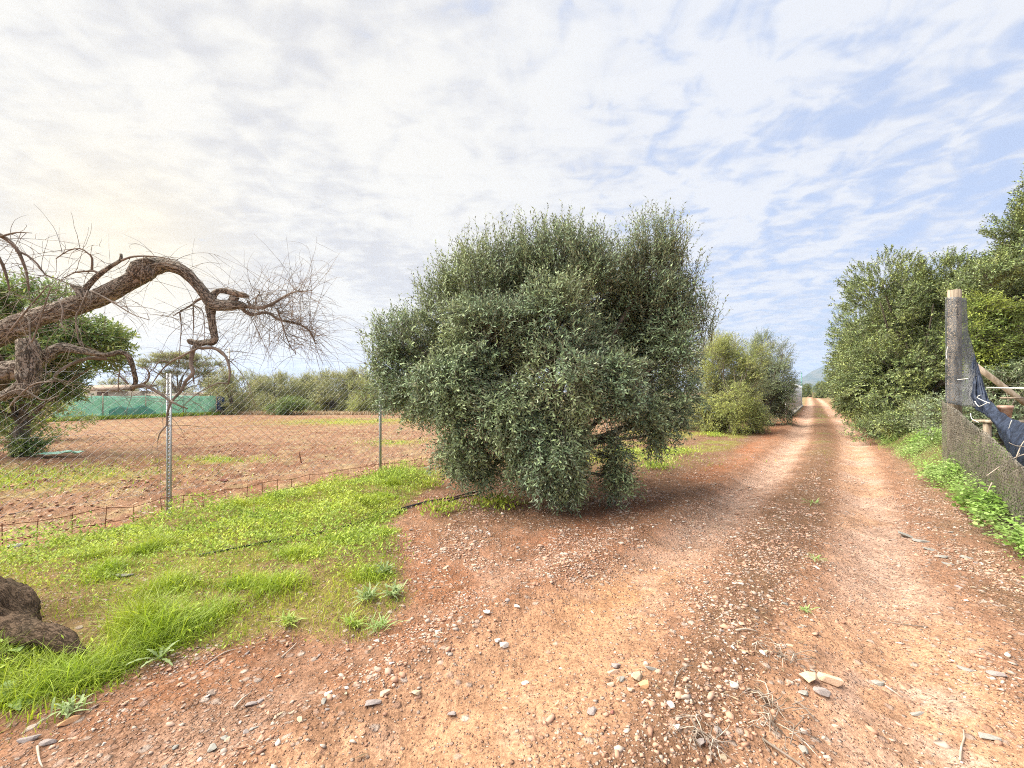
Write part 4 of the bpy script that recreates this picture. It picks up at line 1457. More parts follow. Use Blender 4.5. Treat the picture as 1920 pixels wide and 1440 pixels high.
mb.tube(path([(-30, 740), (5, 742), (30, 728), (45, 715)], 2.85, 2.82), [.045, .034, .03, .03], 20, .02, .22, 20)
mb.build('limb', M['bark'], bt, True)
mb = MB()
mb.tube(path([(158, 562), (150, 545), (133, 535)], 3.0, 2.98), [.04, .03, .008], 14, .02, .25, 21)
mb.tube(path([(158, 545), (165, 535), (185, 515), (210, 498), (226, 488), (227, 476)], 3.0, 3.0), [.02, .018, .017, .013, .011, .008], 10, .03, .1, 22)
mb.build('snag', M['bark'], bt, True)

branches = [
    ([(226, 489), (245, 482), (270, 480), (300, 482), (330, 488)], .008, .003, 3.0, 3.0),
    ([(186, 514), (176, 508), (160, 509), (140, 511), (120, 521)], .009, .003, 3.0, 2.95),
    ([(172, 508), (173, 485), (165, 475), (150, 466), (128, 470), (105, 485)], .007, .003, 3.0, 2.9),
    ([(-10, 436), (12, 448), (30, 465), (42, 488), (50, 512), (55, 545)], .014, .005, 2.8, 2.9),
    ([(30, 470), (50, 478), (70, 495), (85, 515), (105, 522), (135, 535)], .008, .003, 2.85, 2.95),
    ([(-10, 470), (4, 495), (14, 525), (18, 545)], .011, .004, 2.8, 2.85),
    ([(0, 444), (30, 436), (60, 437)], .006, .002, 2.8, 2.8),
    ([(460, 574), (485, 577), (505, 572), (530, 558), (550, 548), (585, 545)], .017, .004, 3.3, 3.3),
    ([(452, 576), (470, 590), (500, 586), (525, 600), (555, 606), (580, 620), (592, 645)], .014, .004, 3.3, 3.4),
    ([(464, 566), (478, 578), (480, 560), (487, 550)], .009, .004, 3.3, 3.3),
    ([(520, 580), (530, 610), (540, 640), (555, 665)], .006, .002, 3.3, 3.3),
    ([(395, 552), (370, 563), (362, 570), (345, 580), (325, 592)], .012, .003, 3.25, 3.2),
    ([(362, 570), (363, 600), (362, 630)], .005, .002, 3.22, 3.22),
    ([(345, 580), (337, 585), (340, 610), (338, 640), (336, 680)], .005, .002, 3.2, 3.2),
    ([(362, 572), (378, 580), (383, 600), (384, 640)], .004, .002, 3.2, 3.2),
    ([(358, 638), (368, 648), (378, 653), (398, 652), (418, 662), (428, 680), (431, 700), (428, 720)], .016, .006, 3.25, 3.2),
    ([(428, 720), (410, 718), (390, 727), (370, 738), (350, 755), (335, 770)], .006, .002, 3.2, 3.1),
    ([(365, 650), (360, 664), (358, 685), (362, 700), (348, 715), (338, 735), (322, 752), (314, 775), (313, 797)], .017, .006, 3.24, 3.1),
    ([(362, 700), (364, 720)], .008, .003, 3.2, 3.2),
    ([(313, 797), (300, 812), (296, 826)], .006, .003, 3.1, 3.1),
    ([(320, 752), (335, 760), (352, 766)], .008, .004, 3.1, 3.1),
    ([(372, 652), (340, 668), (318, 680), (300, 698), (282, 725)], .009, .003, 3.2, 3.1),
    ([(318, 680), (300, 676), (290, 690), (278, 700)], .006, .002, 3.15, 3.1),
    ([(248, 726), (268, 722), (290, 732), (310, 745), (322, 755)], .012, .008, 3.12, 3.1),
    ([(262, 722), (276, 715), (280, 700), (272, 690), (262, 690)], .008, .003, 3.12, 3.1),
    ([(240, 720), (225, 705), (215, 700)], .008, .003, 3.12, 3.1),
    ([(225, 690), (222, 715), (222, 735)], .005, .003, 3.1, 3.1),
    ([(200, 672), (165, 672), (140, 680), (112, 695), (102, 705)], .014, .007, 3.1, 2.9),
    ([(40, 590), (55, 600), (60, 640), (95, 540)], .006, .004, 2.8, 2.7),
    ([(20, 620), (35, 600), (60, 570), (90, 535)], .006, .003, 2.7, 2.7),
    ([(165, 545), (150, 580), (142, 595), (148, 640), (155, 650)], .006, .003, 2.9, 2.85),
    ([(110, 560), (118, 580), (115, 605), (120, 615)], .005, .003, 2.85, 2.8),
    ([(170, 545), (200, 560), (225, 575), (250, 590), (280, 600)], .006, .002, 2.9, 2.9),
    ([(385, 640), (420, 668), (445, 690), (465, 720)], .004, .002, 3.25, 3.2),
    ([(0, 745), (40, 730), (80, 750), (110, 742)], .008, .003, 2.8, 2.7),
    ([(20, 760), (60, 722), (100, 715)], .007, .003, 2.75, 2.7),
]
src_p, src_w = [], []
for k, (p, r_a, r_b, da, db_) in enumerate(branches):
    P3 = path(p, da, db_)
    mb = MB()
    mb.tube(P3, np.linspace(r_a, r_b, len(P3)), 8, .03, .12, 60 + k)
    mb.build('branch', M['twig'], bt, True)
    rp, _ = resample(P3, np.ones(len(P3)), .03)
    src_p.append(rp); src_w.append(np.full(len(rp), 1.0 if k not in (7, 8, 9, 10) else 3.4))
mp_, _ = resample(path(main, 2.95, 3.3), np.ones(len(main)), .03)
src_p.append(mp_[18:]); src_w.append(np.full(len(mp_) - 18, .5))
SP, SW = np.concatenate(src_p), np.concatenate(src_w)
g = np.random.default_rng(77)
n = 560
ix = g.choice(len(SP), n, p=SW / SW.sum())
P0 = SP[ix]
D0 = unit(g.normal(0, 1, (n, 3)) * [1, .7, .8] + np.array([.45, 0, .1]) * (P0[:, :1] > -2.3))
L0 = .12 + .36 * g.random(n) ** 1.6
tv, tq, tp, tT = strands(P0, D0, L0, np.full(n, .0021), 9, .05, .13, 78)
MBt = MB(); MBt.add(tv, tq)
# side twiglets
m = 620
wi = g.integers(0, n, m); si = g.integers(2, 9, m)
P1 = tp[wi, si]
D1 = unit(tT[wi, si] + g.normal(0, .6, (m, 3)))
tv, tq, _, _ = strands(P1, D1, .07 + .16 * g.random(m), np.full(m, .0013), 6, .06, .14, 79)
MBt.add(tv, tq)
tag(MBt.build('twig', M['twig'], bt), kind='stuff')
# fine drooping spray at the limb's end
n = 140
base_p = np.concatenate(src_p[7:11])
P0 = base_p[g.integers(0, len(base_p), n)]
a = g.random(n) * 6.283
D0 = unit(np.stack([np.cos(a) * .9 + .35, g.normal(0, .45, n), np.sin(a) * .9], 1))
tv, tq, tp, tT = strands(P0, D0, .22 + .38 * g.random(n), np.full(n, .0019), 10, .075, .09, 80)
mb = MB(); mb.add(tv, tq)
m = 240
wi = g.integers(0, n, m); si = g.integers(3, 10, m)
tv, tq, _, _ = strands(tp[wi, si], unit(tT[wi, si] + g.normal(0, .55, (m, 3))), .06 + .18 * g.random(m), np.full(m, .0012), 6, .07, .12, 81)
mb.add(tv, tq)
tag(mb.build('twig', M['twig'], bt), kind='stuff')

# ------------------------------------------------------------------ netted fence on the right
def fr(d, off=0.0):
    """point on the right fence line at depth d"""
    t_ = (d - 4.9) / (8.0 - 4.9)
    return np.array([5.84 + (8.25 - 5.84) * t_ + off, d])


nfence = thing('netted_fence', 'rough fence of dark netting and brown mesh on a tall timber post', 'fence')
zp = float(H(8.3, 8.05))
mb = MB()
ptop = at(1793, 543, 8.0)[2]
# squared timber
pv = []
mb.box((8.30, 8.05, (ptop + zp - .2) / 2), (.2, .17, ptop - zp + .2), .6, .95)
mb.build('post', M['oldpost'], nfence)
# brown mesh low down
bots = [np.array([*fr(d, -.2), float(H(*fr(d, -.2))) - .05]) for d in (8.05, 7.2, 6.2, 5.2, 4.2, 3.2)]
tops_ = [np.array([*fr(8.05, -.2), at(1783, 750, 8.0)[2]]), np.array([*fr(7.2, -.2), at(1815, 766, 7.2)[2]]), np.array([*fr(6.2, -.2), at(1865, 793, 6.2)[2]]), np.array([*fr(5.2, -.2), at(1900, 832, 5.2)[2]]), np.array([*fr(4.2, -.2), .8]), np.array([*fr(3.2, -.2), .75])]
sheet((bots, tops_), 'mesh_panel', 'brownnet', nfence, .05, 51, 60, 14, .006)
# support stakes of the mesh
for d in (7.3, 6.3, 5.3, 4.4):
    p = fr(d, .06)
    mb = MB(); mb.tube([(p[0], p[1], float(H(*p)) - .1), (p[0] + .02, p[1], float(H(*p)) + .4)], [.02, .016], 8, smooth_path=False); mb.build('stake', M['oldpost'], nfence, True)
# grey net wrapped round the post and flaring down to the right
def hung(rows, name, mat, parent, wav, seed, thick=.006):
    """a cloth through rows of points (top to bottom), each row a polyline"""
    nu, k = 34, 10
    R_ = []
    u = np.linspace(0, 1, nu)
    for r_ in rows:
        r_ = np.asarray(r_, float)
        kk = np.linspace(0, 1, len(r_))
        R_.append(np.stack([np.interp(u, kk, r_[:, i]) for i in range(3)], 1))
    R_ = np.array(R_)
    t_ = np.linspace(0, len(rows) - 1, (len(rows) - 1) * k + 1)
    i0 = np.minimum(t_.astype(int), len(rows) - 2)
    f_ = (t_ - i0)[:, None, None]
    G = R_[i0] * (1 - f_) + R_[i0 + 1] * f_
    uu, vv = np.meshgrid(u * 7, np.arange(len(t_)) * .12)
    off = (fbm(uu + seed, vv, seed, 3) - .5) * 2 * wav
    G = G + off[..., None] * np.array([-.55, -.8, .15])
    nv = len(t_)
    i = (np.arange(nv - 1) * nu)[:, None] + np.arange(nu - 1)[None]
    q = np.stack([i, i + 1, i + nu + 1, i + nu], -1).reshape(-1, 4)
    o = link(name, make_mesh(name, G.reshape(-1, 3), q, M[mat], True), parent)
    md = o.modifiers.new('thickness', 'SOLIDIFY'); md.thickness = thick
    return o


dn = 7.84
hung([[at(1773, 558, dn), at(1792, 557, dn - .1), at(1812, 558, dn)],
      [at(1772, 620, dn), at(1795, 620, dn - .1), at(1815, 622, dn)],
      [at(1772, 672, dn), at(1800, 670, dn - .1), at(1830, 674, dn - .15)],
      [at(1772, 715, dn), at(1806, 715, dn - .15), at(1842, 722, dn - .4)],
      [at(1773, 756, dn), at(1812, 762, dn - .25), at(1858, 764, dn - .7)]], 'post_net', 'greynet', nfence, .03, 52)
hung([[at(1822, 655, 7.75), at(1832, 680, 7.7)], [at(1818, 690, 7.7), at(1850, 740, 7.3)], [at(1812, 735, 7.65), at(1868, 778, 6.9)], [at(1822, 762, 7.55), at(1868, 792, 6.9)]], 'blue_net', 'bluenet', nfence, .1, 53)
hung([[at(1852, 745, 7.2), at(1872, 770, 6.8), at(1897, 788, 6.3), at(1925, 796, 5.7), at(1990, 805, 5.0)],
      [at(1850, 767, 7.0), at(1872, 798, 6.5), at(1893, 822, 5.9), at(1925, 842, 5.25), at(1990, 865, 4.5)],
      [at(1854, 782, 6.95), at(1876, 818, 6.45), at(1896, 858, 5.85), at(1925, 886, 5.2), at(1990, 930, 4.45)]], 'blue_net', 'bluenet', nfence, .16, 54, .012)
for pts in ([(1838, 741), (1832, 745), (1845, 752), (1856, 756)], [(1852, 755), (1835, 762), (1828, 752)], [(1897, 788), (1890, 808), (1884, 820)], [(1820, 775), (1822, 785), (1835, 792)], [(1777, 650), (1774, 664), (1776, 674)], [(1795, 712), (1815, 710)]):
    mb = MB(); mb.tube([at(x, y, 7.45 - (x - 1780) * .012) for x, y in pts], [.006] * len(pts), 5, .05); mb.build('tie_cord', M['cord'], nfence, True)
mb = MB(); mb.tube([at(1824, 682, 8.3), at(1925, 758, 7.9)], [.05, .045], 8, .3, .12, 5); o = mb.build('brace', M['wood'], nfence, True)
tag(o, 'slanting timber brace')

pt = thing('terracotta_pot', 'small round terracotta pot behind the blue net on the fence', 'pot', at(1885, 786, 7.0) - [0, 0, .02])
mb = MB()
prof = [(0.0, .0), (.062, .0), (.082, .19), (.094, .195), (.096, .24), (.085, .242), (.078, .18), (.0, .18)]
sd_ = 24
a = np.arange(sd_) / sd_ * 2 * np.pi
v = np.concatenate([np.stack([np.cos(a) * max(r_, .001), np.sin(a) * max(r_, .001), np.full(sd_, z)], 1) for r_, z in prof])
i = (np.arange(len(prof) - 1) * sd_)[:, None] + np.arange(sd_)[None]
i2 = (np.arange(len(prof) - 1) * sd_)[:, None] + (np.arange(sd_)[None] + 1) % sd_
mb.add(v, np.stack([i, i2, i2 + sd_, i + sd_], -1).reshape(-1, 4))
mb.build('bowl', M['terracotta'], pt, True)
b0 = at(1885, 786, 7.0)
st = thing('timber_stand', 'timber shelf that carries the terracotta pot behind the fence', 'stand', (b0[0], b0[1], float(H(b0[0], b0[1]))))
hs = b0[2] - .02 - float(H(b0[0], b0[1]))
mb = MB(); mb.box((0, .05, hs - .02), (.6, .35, .04)); mb.build('top', M['wood'], st)
for x in (-.24, .24):
    mb = MB(); mb.box((x, .05, hs / 2 - .03), (.07, .07, hs - .02)); mb.build('leg', M['wood'], st)
mb = MB(); mb.tube([at(1850, 727, 7.6), at(1975, 729, 6.6)], [.014, .014], 6, smooth_path=False)
tag(mb.build('pipe', M['cord'], None, True), 'thin pale pipe running level behind the fence above the pot', 'pipe')
lf_ = MB(); lf_.box((0, 0, 0), (.32, .16, .03), .3)
tag(lf_.build('board', M['wood'], None, loc=at(1897, 746, 7.5)), 'short weathered board lodged on the slanting brace above the pot', 'board')

# dry bare stems in front of the mesh
ds = thing('dry_shrub', 'bare grey dead stems leaning against the mesh above the weeds', 'shrub', (*fr(4.9, -.08), float(H(*fr(4.9, -.08)))))
o0 = np.array(ds.location)
for pts in ([(1935, 870), (1900, 885), (1880, 905), (1884, 918), (1892, 920)], [(1940, 845), (1895, 862), (1860, 885), (1850, 892)], [(1925, 838), (1905, 836), (1892, 830)], [(1878, 910), (1888, 880), (1895, 855)], [(1905, 860), (1915, 835), (1930, 815)], [(1872, 880), (1890, 895), (1902, 890)], [(1915, 880), (1902, 870), (1912, 850)], [(1860, 905), (1850, 925)], [(1890, 925), (1905, 945), (1930, 950)]):
    mb = MB(); mb.tube([at(x, y, 5.1) - o0 for x, y in pts], np.linspace(.008, .003, len(pts)), 6, .04, .1, 3); mb.build('stem', M['drytwig'], ds, True)
# a climbing weed against the mesh
cw = thing('climbing_weed', 'single stalk of pale leaves climbing up the brown mesh', 'weed', (*fr(6.1, -.12), float(H(*fr(6.1, -.12)))))
mb = MB(); mb.tube([(0, 0, 0), (.02, -.02, .35), (.0, -.03, .75)], [.006, .005, .003], 5, .1); mb.build('stem', M['oltwig'], cw, True)
for k in range(14):
    z = .15 + .6 * k / 14
    a_ = k * 2.4
    v, f = round_leaves(np.array([[0, 0, z]]), np.array([[math.cos(a_), math.sin(a_), .2]]), np.array([[0, 0, 1.]]), np.array([.075]), np.array([.045]))
    link('leaf', make_mesh('leaf', v, f, M['greyweed']), cw)

# ------------------------------------------------------------------ ground cover
def scatter(n, box, accept):
    x = box[0] + (box[1] - box[0]) * rng.random(n)
    y = box[2] + (box[3] - box[2]) * rng.random(n)
    k = accept(x, y) > rng.random(n)
    return x[k], y[k]


def P3(x, y, dz=0.0):
    return np.stack([x, y, H(x, y) + dz], 1)


# grass strip: low leafy weeds
def acc_cover(x, y):
    d = pdist(x, y, GRASS) + (fbm(x * 2.2, y * 2.2, 5, 3) - .5) * .5
    n_ = fbm(x * 1.3, y * 1.3, 6, 3)
    return sstep(d, -.02, .25) * (.3 + .7 * sstep(n_ + (fbm(x * 4, y * 4, 15, 2) - .5) * .2, .38, .5)) * (x > fence_x(y) + .12 + .2 * vn(x * 3, y * 3, 2)) * (.35 + .65 * sstep(y, 3.0, 4.2)) * ~((x < -2.45) & (y > 2.38) & (y < 2.95)) * (np.abs(x) < y * 1.5 + .4)


x, y = scatter(230000, (-8, 0, 1.6, 9.6), acc_cover)
n = len(x)
a = rng.random(n) * 6.283
el = .25 + .7 * rng.random(n)
D = np.stack([np.cos(a) * np.cos(el), np.sin(a) * np.cos(el), np.sin(el)], 1)
hgt = .15 * rng.random(n) ** 1.3 * (.2 + 1.5 * sstep(fbm(x * 1.9, y * 1.9, 8, 3), .38, .62))
v, f = leaves(P3(x, y, 0) + [0, 0, 1] * hgt[:, None], D, unit(rng.normal(0, .4, (n, 3)) + [0, 0, 1]), (.018 + .036 * rng.random(n)) * (.75 + .35 * sstep(y, 3, 5)), (.007 + .013 * rng.random(n)) * (.75 + .35 * sstep(y, 3, 5)), .15)
tag(link('weed_cover', make_mesh('weed_cover', v, f, M['cover'])), kind='stuff')

# grass blades: general and thick tufts
CL = [(gd(320, 1112), .26, .20), (gd(520, 1110), .30, .16), (gd(455, 1105), .22, .15), (gd(275, 1180), .3, .28), (gd(215, 1240), .22, .2), (gd(300, 1200), .30, .24), (gd(400, 1160), .25, .15), (gd(640, 1020), .28, .13), (gd(720, 1000), .2, .13), (gd(60, 1290), .4, .2), (gd(-60, 1270), .4, .22), (gd(170, 1275), .2, .13), (gd(560, 1050), .3, .12), (gd(690, 1085), .25, .12), (gd(150, 1275), .22, .2)]

for k in range(34):
    a_, b_ = -5.2 + 4.4 * rng.random(), 2.3 + 5.2 * rng.random()
    if pdist(np.array([a_]), np.array([b_]), GRASS)[0] > .12:
        CL.append((np.array([a_, b_]), .1 + .16 * rng.random(), .09 + .12 * rng.random()))


def acc_grass(x, y):
    d = pdist(x, y, GRASS) + (fbm(x * 2.2, y * 2.2, 5, 3) - .5) * .4
    n_ = fbm(x * 1.7, y * 1.7, 16, 3)
    near_ = 1 - sstep(y, 5.5, 9)
    return sstep(d, -.03, .15) * (.3 + .7 * sstep(n_, .42, .58)) * (np.abs(x) < y * 1.5 + .4) * ~((x < -2.45) & (y > 2.42) & (y < 2.95)) * (.25 + .75 * near_)


x, y = scatter(60000, (-7, 0, 1.6, 9), acc_grass)
tufts('grass', P3(x, y, -.01), .085, .0048, 'grass', 211, .8, 3)
xs, ys, hs_ = [], [], []
for c, r_, h_ in CL:
    k = int(1000 * (r_ / .3) ** 2)
    q = rng.normal(0, r_ * .5, (k, 2))
    xs.append(c[0] + q[:, 0] * 1.0); ys.append(c[1] + q[:, 1] * .8)
    hs_.append(np.full(k, h_) * np.exp(-(q ** 2).sum(1) / (r_ * r_ * 1.2)))
x, y, hh = np.concatenate(xs), np.concatenate(ys), np.concatenate(hs_)
tufts('tall_grass', P3(x, y, -.01), hh * (.6 + .7 * rng.random(len(hh))), .0062, 'grass', 212, 1.0, 4)

x, y = scatter(16000, (-7, 0, 1.6, 9), lambda x, y: sstep(pdist(x, y, GRASS) + (fbm(x * 2.2, y * 2.2, 5, 3) - .5) * .5, -.1, .1) * (np.abs(x) < y * 1.5 + .4) * (.1 + .5 * sstep(fbm(x * 1.5, y * 1.5, 63, 3), .5, .62)))
tufts('dry_grass', P3(x, y, -.01), .06, .0045, 'straw', 217, 1.6, 2)
# weeds on the field and around the trees
xs, ys = [], []
for (cx0, cy0, sx, sy, k) in PATCH:
    m = int(900 * k * min(3, sx * sy + .3))
    xs.append(cx0 + rng.normal(0, sx * .75, m)); ys.append(cy0 + rng.normal(0, sy * .75, m))
x, y = np.concatenate(xs), np.concatenate(ys)
k = (fbm(x * 2, y * 2, 9, 2) > .42) & in_field(x, y) | (x > 0)
x, y = x[k], y[k]
n = len(x)
tufts('field_weeds', P3(x, y, -.01), .1, .018, 'cover', 213, .9, 2)
# strip of weeds right of the big olive and along the far verge
def acc_v(x, y):
    dl = (x - rut_l(y)) * .8
    n_ = fbm(x * .9, y * .9, 19, 3)
    return sstep(-dl, 1.0, 1.6) * sstep(fence_x(y) - x, -6, 0.2 - 1.2) * 0 + sstep(-dl, 1.2, 1.9) * (x > fence_x(y) + .3) * sstep(n_, .46, .6) * sstep(y, 7.3, 8.2)


x, y = scatter(16000, (0, 16, 7, 24), acc_v)
tufts('verge_grass', P3(x, y, -.01), .13, .014, 'cover', 214, .8, 2)

# bright weeds round the foot of the olive
xs, ys = [], []
for px, py, r_ in ((800, 915, .2), (870, 885, .35), (930, 950, .3), (1180, 850, .5), (1260, 850, .5), (1230, 880, .3), (740, 900, .4), (830, 960, .25), (1335, 818, .35)):
    c = gd(px, py); m = int(420 * min(r_ / .3, 1.3) ** 1.3)
    xs.append(c[0] + rng.normal(0, r_ * .6, m)); ys.append(c[1] + rng.normal(0, r_ * .6, m))
x, y = np.concatenate(xs), np.concatenate(ys)
n = len(x)
a = rng.random(n) * 6.283
D = np.stack([np.cos(a) * .7, np.sin(a) * .7, .4 + .6 * rng.random(n)], 1)
v, f = leaves(P3(x, y) + [0, 0, 1] * (.12 * rng.random(n))[:, None], D, unit(rng.normal(0, .4, (n, 3)) + [0, 0, 1]), .04 + .05 * rng.random(n), .013 + .014 * rng.random(n), .15)
tag(link('verge_weeds', make_mesh('verge_weeds', v, f, M['cover'])), kind='stuff')

# mallow-like weeds on the right bank
def acc_bank(x, y):
    u = x - edge_r(y) + (fbm(x * 1.8, y * 1.8, 23, 3) - .5) * .5
    return sstep(u, -.16, .06) * (1 - sstep(u, .85, 1.1)) * np.clip(1.1 - .03 * y, .5, 1)


x, y = scatter(60000, (3, 13.5, 2.6, 14.5), acc_bank)
n0 = len(x)
per = 8
pl_h = (.13 + .33 * fbm(x * 1.3, y * 1.3, 27, 3)) * (.6 + .6 * rng.random(n0))
x, y, hh = np.repeat(x, per), np.repeat(y, per), np.repeat(pl_h, per)
n = len(x)
a = rng.random(n) * 6.283
rad = .05 * rng.random(n)
D = np.stack([np.cos(a), np.sin(a), .1 + .35 * rng.random(n)], 1)
P = P3(x, y) + np.stack([np.cos(a) * rad, np.sin(a) * rad, hh * (.35 + .65 * rng.random(n))], 1)
big = fbm(x * .9, y * .9, 29, 2)
s_ = (.015 + .032 * sstep(big, .42, .68)) * (.5 + .9 * rng.random(n))
v, f = round_leaves(P, D, unit(rng.normal(0, .3, (n, 3)) + [0, 0, 1]), s_, s_ * .95, .16)
tag(link('bank_weeds', make_mesh('bank_weeds', v, f, M['weed'])), kind='stuff')
# thinner weeds far along the bank
x, y = scatter(9000, (9, 32, 12, 40), lambda x, y: (np.abs(x - edge_r(y) - .5 + .6 * fbm(x * .7, y * .7, 3, 2)) < .6) * .8)
tufts('bank_grass', P3(x, y, -.01), .2, .022, 'cover', 215, .8, 2)
x, y = scatter(2500, (6, 40, 9, 46), lambda x, y: (np.abs((x - (rut_l(y) + rut_r(y)) / 2)) < .3) * sstep(fbm(x * .6, y * .6, 36, 2), .4, .6))
tufts('centre_grass', P3(x, y, -.01), .1, .014, 'cover', 216, .8, 2)

# straw and stubble on the ploughed field
x, y = scatter(34000, (-24, 2, 3.5, 27), lambda x, y: in_field(x, y) * (np.abs(x) < y * 1.3) * np.clip(8.0 / y, .15, 1) * (.25 + .75 * sstep(fbm(x * .8, y * .8, 44, 3), .35, .6)))
n = len(x)
a = rng.random(n) * 6.283
D = np.stack([np.cos(a), np.sin(a), rng.normal(.05, .22, n)], 1)
v, f = leaves(P3(x, y, .012), D, unit(rng.normal(0, .5, (n, 3)) + [0, 0, 1]), .05 + .12 * rng.random(n), .006 + .008 * rng.random(n), .1)
tag(link('straw', make_mesh('straw', v, f, M['straw'])), kind='stuff')

# leaf litter, twigs and chaff on the verges and the middle of the track
def acc_lit(x, y):
    mid = (x - (rut_l(y) + rut_r(y)) / 2) * .8
    dl = (x - rut_l(y)) * .8
    n_ = fbm(x * 2.3, y * 2.3, 47, 3)
    under = np.exp(-(((x - .55) / 2.4) ** 2 + ((y - 6.4) / 1.8) ** 2))
    a_ = np.exp(-(mid / .3) ** 2) * sstep(n_, .42, .6) * sstep(y, 1.5, 4) * .9 + np.exp(-((mid + .1) / .4) ** 2) * sstep(n_, .56, .66)
    b_ = under * .9 + sstep(-dl, .9, 1.6) * sstep(y, 6, 9) * .5
    c_ = sstep(pdist(x, y, GRASS), -.3, 0) * .22
    e_ = sstep((x - rut_r(y)) * .8, .4, .8) * (x < edge_r(y) + .2) * .3
    return np.clip(a_ + b_ + c_ + e_ + .03, 0, 1) * (x > fence_x(y))


x, y = scatter(44000, (-6, 11, 1.4, 14), lambda x, y: acc_lit(x, y) * (np.abs(x) < y * 1.3 + .3) * np.clip(6.0 / y, .3, 1))
n = len(x)
a = rng.random(n) * 6.283
D = np.stack([np.cos(a), np.sin(a), rng.normal(0, .18, n)], 1)
v, f = leaves(P3(x, y, .008), D, unit(rng.normal(0, .4, (n, 3)) + [0, 0, 1]), .025 + .045 * rng.random(n) ** 2, .004 + .009 * rng.random(n), .2)
tag(link('leaf_litter', make_mesh('leaf_litter', v, f, M['litter'])), kind='stuff')

# gravel ----------------------------------------------------------------
octa_v = np.array([[1, 0, 0], [-1, 0, 0], [0, 1, 0], [0, -1, 0], [0, 0, 1], [0, 0, -1]], float)
octa_f = np.array([[0, 2, 4], [2, 1, 4], [1, 3, 4], [3, 0, 4], [2, 0, 5], [1, 2, 5], [3, 1, 5], [0, 3, 5]])
ph_ = (1 + 5 ** .5) / 2
ico_v = unit(np.array([[-1, ph_, 0], [1, ph_, 0], [-1, -ph_, 0], [1, -ph_, 0], [0, -1, ph_], [0, 1, ph_], [0, -1, -ph_], [0, 1, -ph_], [ph_, 0, -1], [ph_, 0, 1], [-ph_, 0, -1], [-ph_, 0, 1]]))
ico_f = np.array([[0, 11, 5], [0, 5, 1], [0, 1, 7], [0, 7, 10], [0, 10, 11], [1, 5, 9], [5, 11, 4], [11, 10, 2], [10, 7, 6], [7, 1, 8], [3, 9, 4], [3, 4, 2], [3, 2, 6], [3, 6, 8], [3, 8, 9], [4, 9, 5], [2, 4, 11], [6, 2, 10], [8, 6, 7], [9, 8, 1]])


def pebbles(name, x, y, size, bv, bf, mat, flat=.5, sink=.25):
    n = len(x)
    k = len(bv)
    v = bv[None] * (1 + rng.normal(0, .24, (n, k, 1))) + rng.normal(0, .16, (n, k, 3))
    sc = np.stack([size * (.7 + .7 * rng.random(n)), size * (.55 + .4 * rng.random(n)), size * flat * (.6 + .8 * rng.random(n))], 1) * .5
    v = v * sc[:, None, :]
    a, tl, ta = rng.random(n) * 6.283, rng.normal(0, .25, n), rng.random(n) * 6.283
    # tilt then spin
    vx_, vy_, vz_ = v[..., 0], v[..., 1], v[..., 2]
    c, s = np.cos(tl)[:, None], np.sin(tl)[:, None]
    vy_, vz_ = vy_ * c - vz_ * s, vy_ * s + vz_ * c
    c, s = np.cos(a)[:, None], np.sin(a)[:, None]
    vx_, vy_ = vx_ * c - vy_ * s, vx_ * s + vy_ * c
    v = np.stack([vx_ + x[:, None], vy_ + y[:, None], vz_ + (H(x, y) + sc[:, 2] * (1 - 2 * sink))[:, None]], -1)
    f = bf[None] + (np.arange(n) * k)[:, None, None]
    return tag(link(name, make_mesh(name, v.reshape(-1, 3), f.reshape(-1, 3), M[mat])), kind='stuff')


def acc_grav(x, y):
    _, st_ = soil(x, y)
    g_ = pdist(x, y, GRASS)
    view = (np.abs(x) < y * 1.28 + .25)
    grp = .14 + 1.4 * sstep(fbm(x * 1.9, y * 1.9, 55, 4), .42, .6)
    return np.clip(st_ * grp, .02, 1) * view * (g_ < .12) * (x > fence_x(y)) * (x < edge_r(y) + .25)


x, y = scatter(230000, (-4.2, 7, 1.45, 7.2), lambda x, y: acc_grav(x, y) * np.clip((3.4 / y) ** 1.2, .12, 1))
pebbles('gravel', x, y, .007 + .022 * rng.random(len(x)) ** 2.2, octa_v, octa_f, 'pebble', .42, .36)
x, y = scatter(26000, (-4.2, 9, 1.45, 8.5), lambda x, y: acc_grav(x, y) * np.clip(4.0 / y, .3, 1))
pebbles('gravel', x, y, .022 + .03 * rng.random(len(x)) ** 2.5, ico_v, ico_f, 'pebble', .42, .36)
x, y = scatter(22000, (-16, 0, 3.6, 17), lambda x, y: in_field(x, y) * (np.abs(x) < y * 1.3) * sstep(fbm(x * .8, y * .8, 57, 3), .35, .6) * np.clip(7.0 / y, .2, 1))
pebbles('soil_clods', x, y, .025 + .05 * rng.random(len(x)) ** 2.5, octa_v, octa_f, 'clod', .6, .35)

# single stones ----------------------------------------------------------
def stone_mesh(seed, npts=15, flat=.75):
    """an angular stone: the hull of scattered points, edges slightly worn"""
    import bmesh
    g_ = np.random.default_rng(seed)
    p = unit(g_.normal(0, 1, (npts, 3))) * (.42 + .1 * g_.random((npts, 1)))
    p[:, 2] *= flat
    bm = bmesh.new()
    for q in p:
        bm.verts.new(q)
    res = bmesh.ops.convex_hull(bm, input=bm.verts[:])
    bmesh.ops.delete(bm, geom=[q for q in res['geom_interior'] if isinstance(q, bmesh.types.BMVert)], context='VERTS')
    bmesh.ops.bevel(bm, geom=bm.edges[:], offset=.018, segments=1, affect='EDGES')
    bmesh.ops.triangulate(bm, faces=bm.faces[:])
    me = bpy.data.meshes.new('stone')
    bm.to_mesh(me)
    bm.free()
    return me


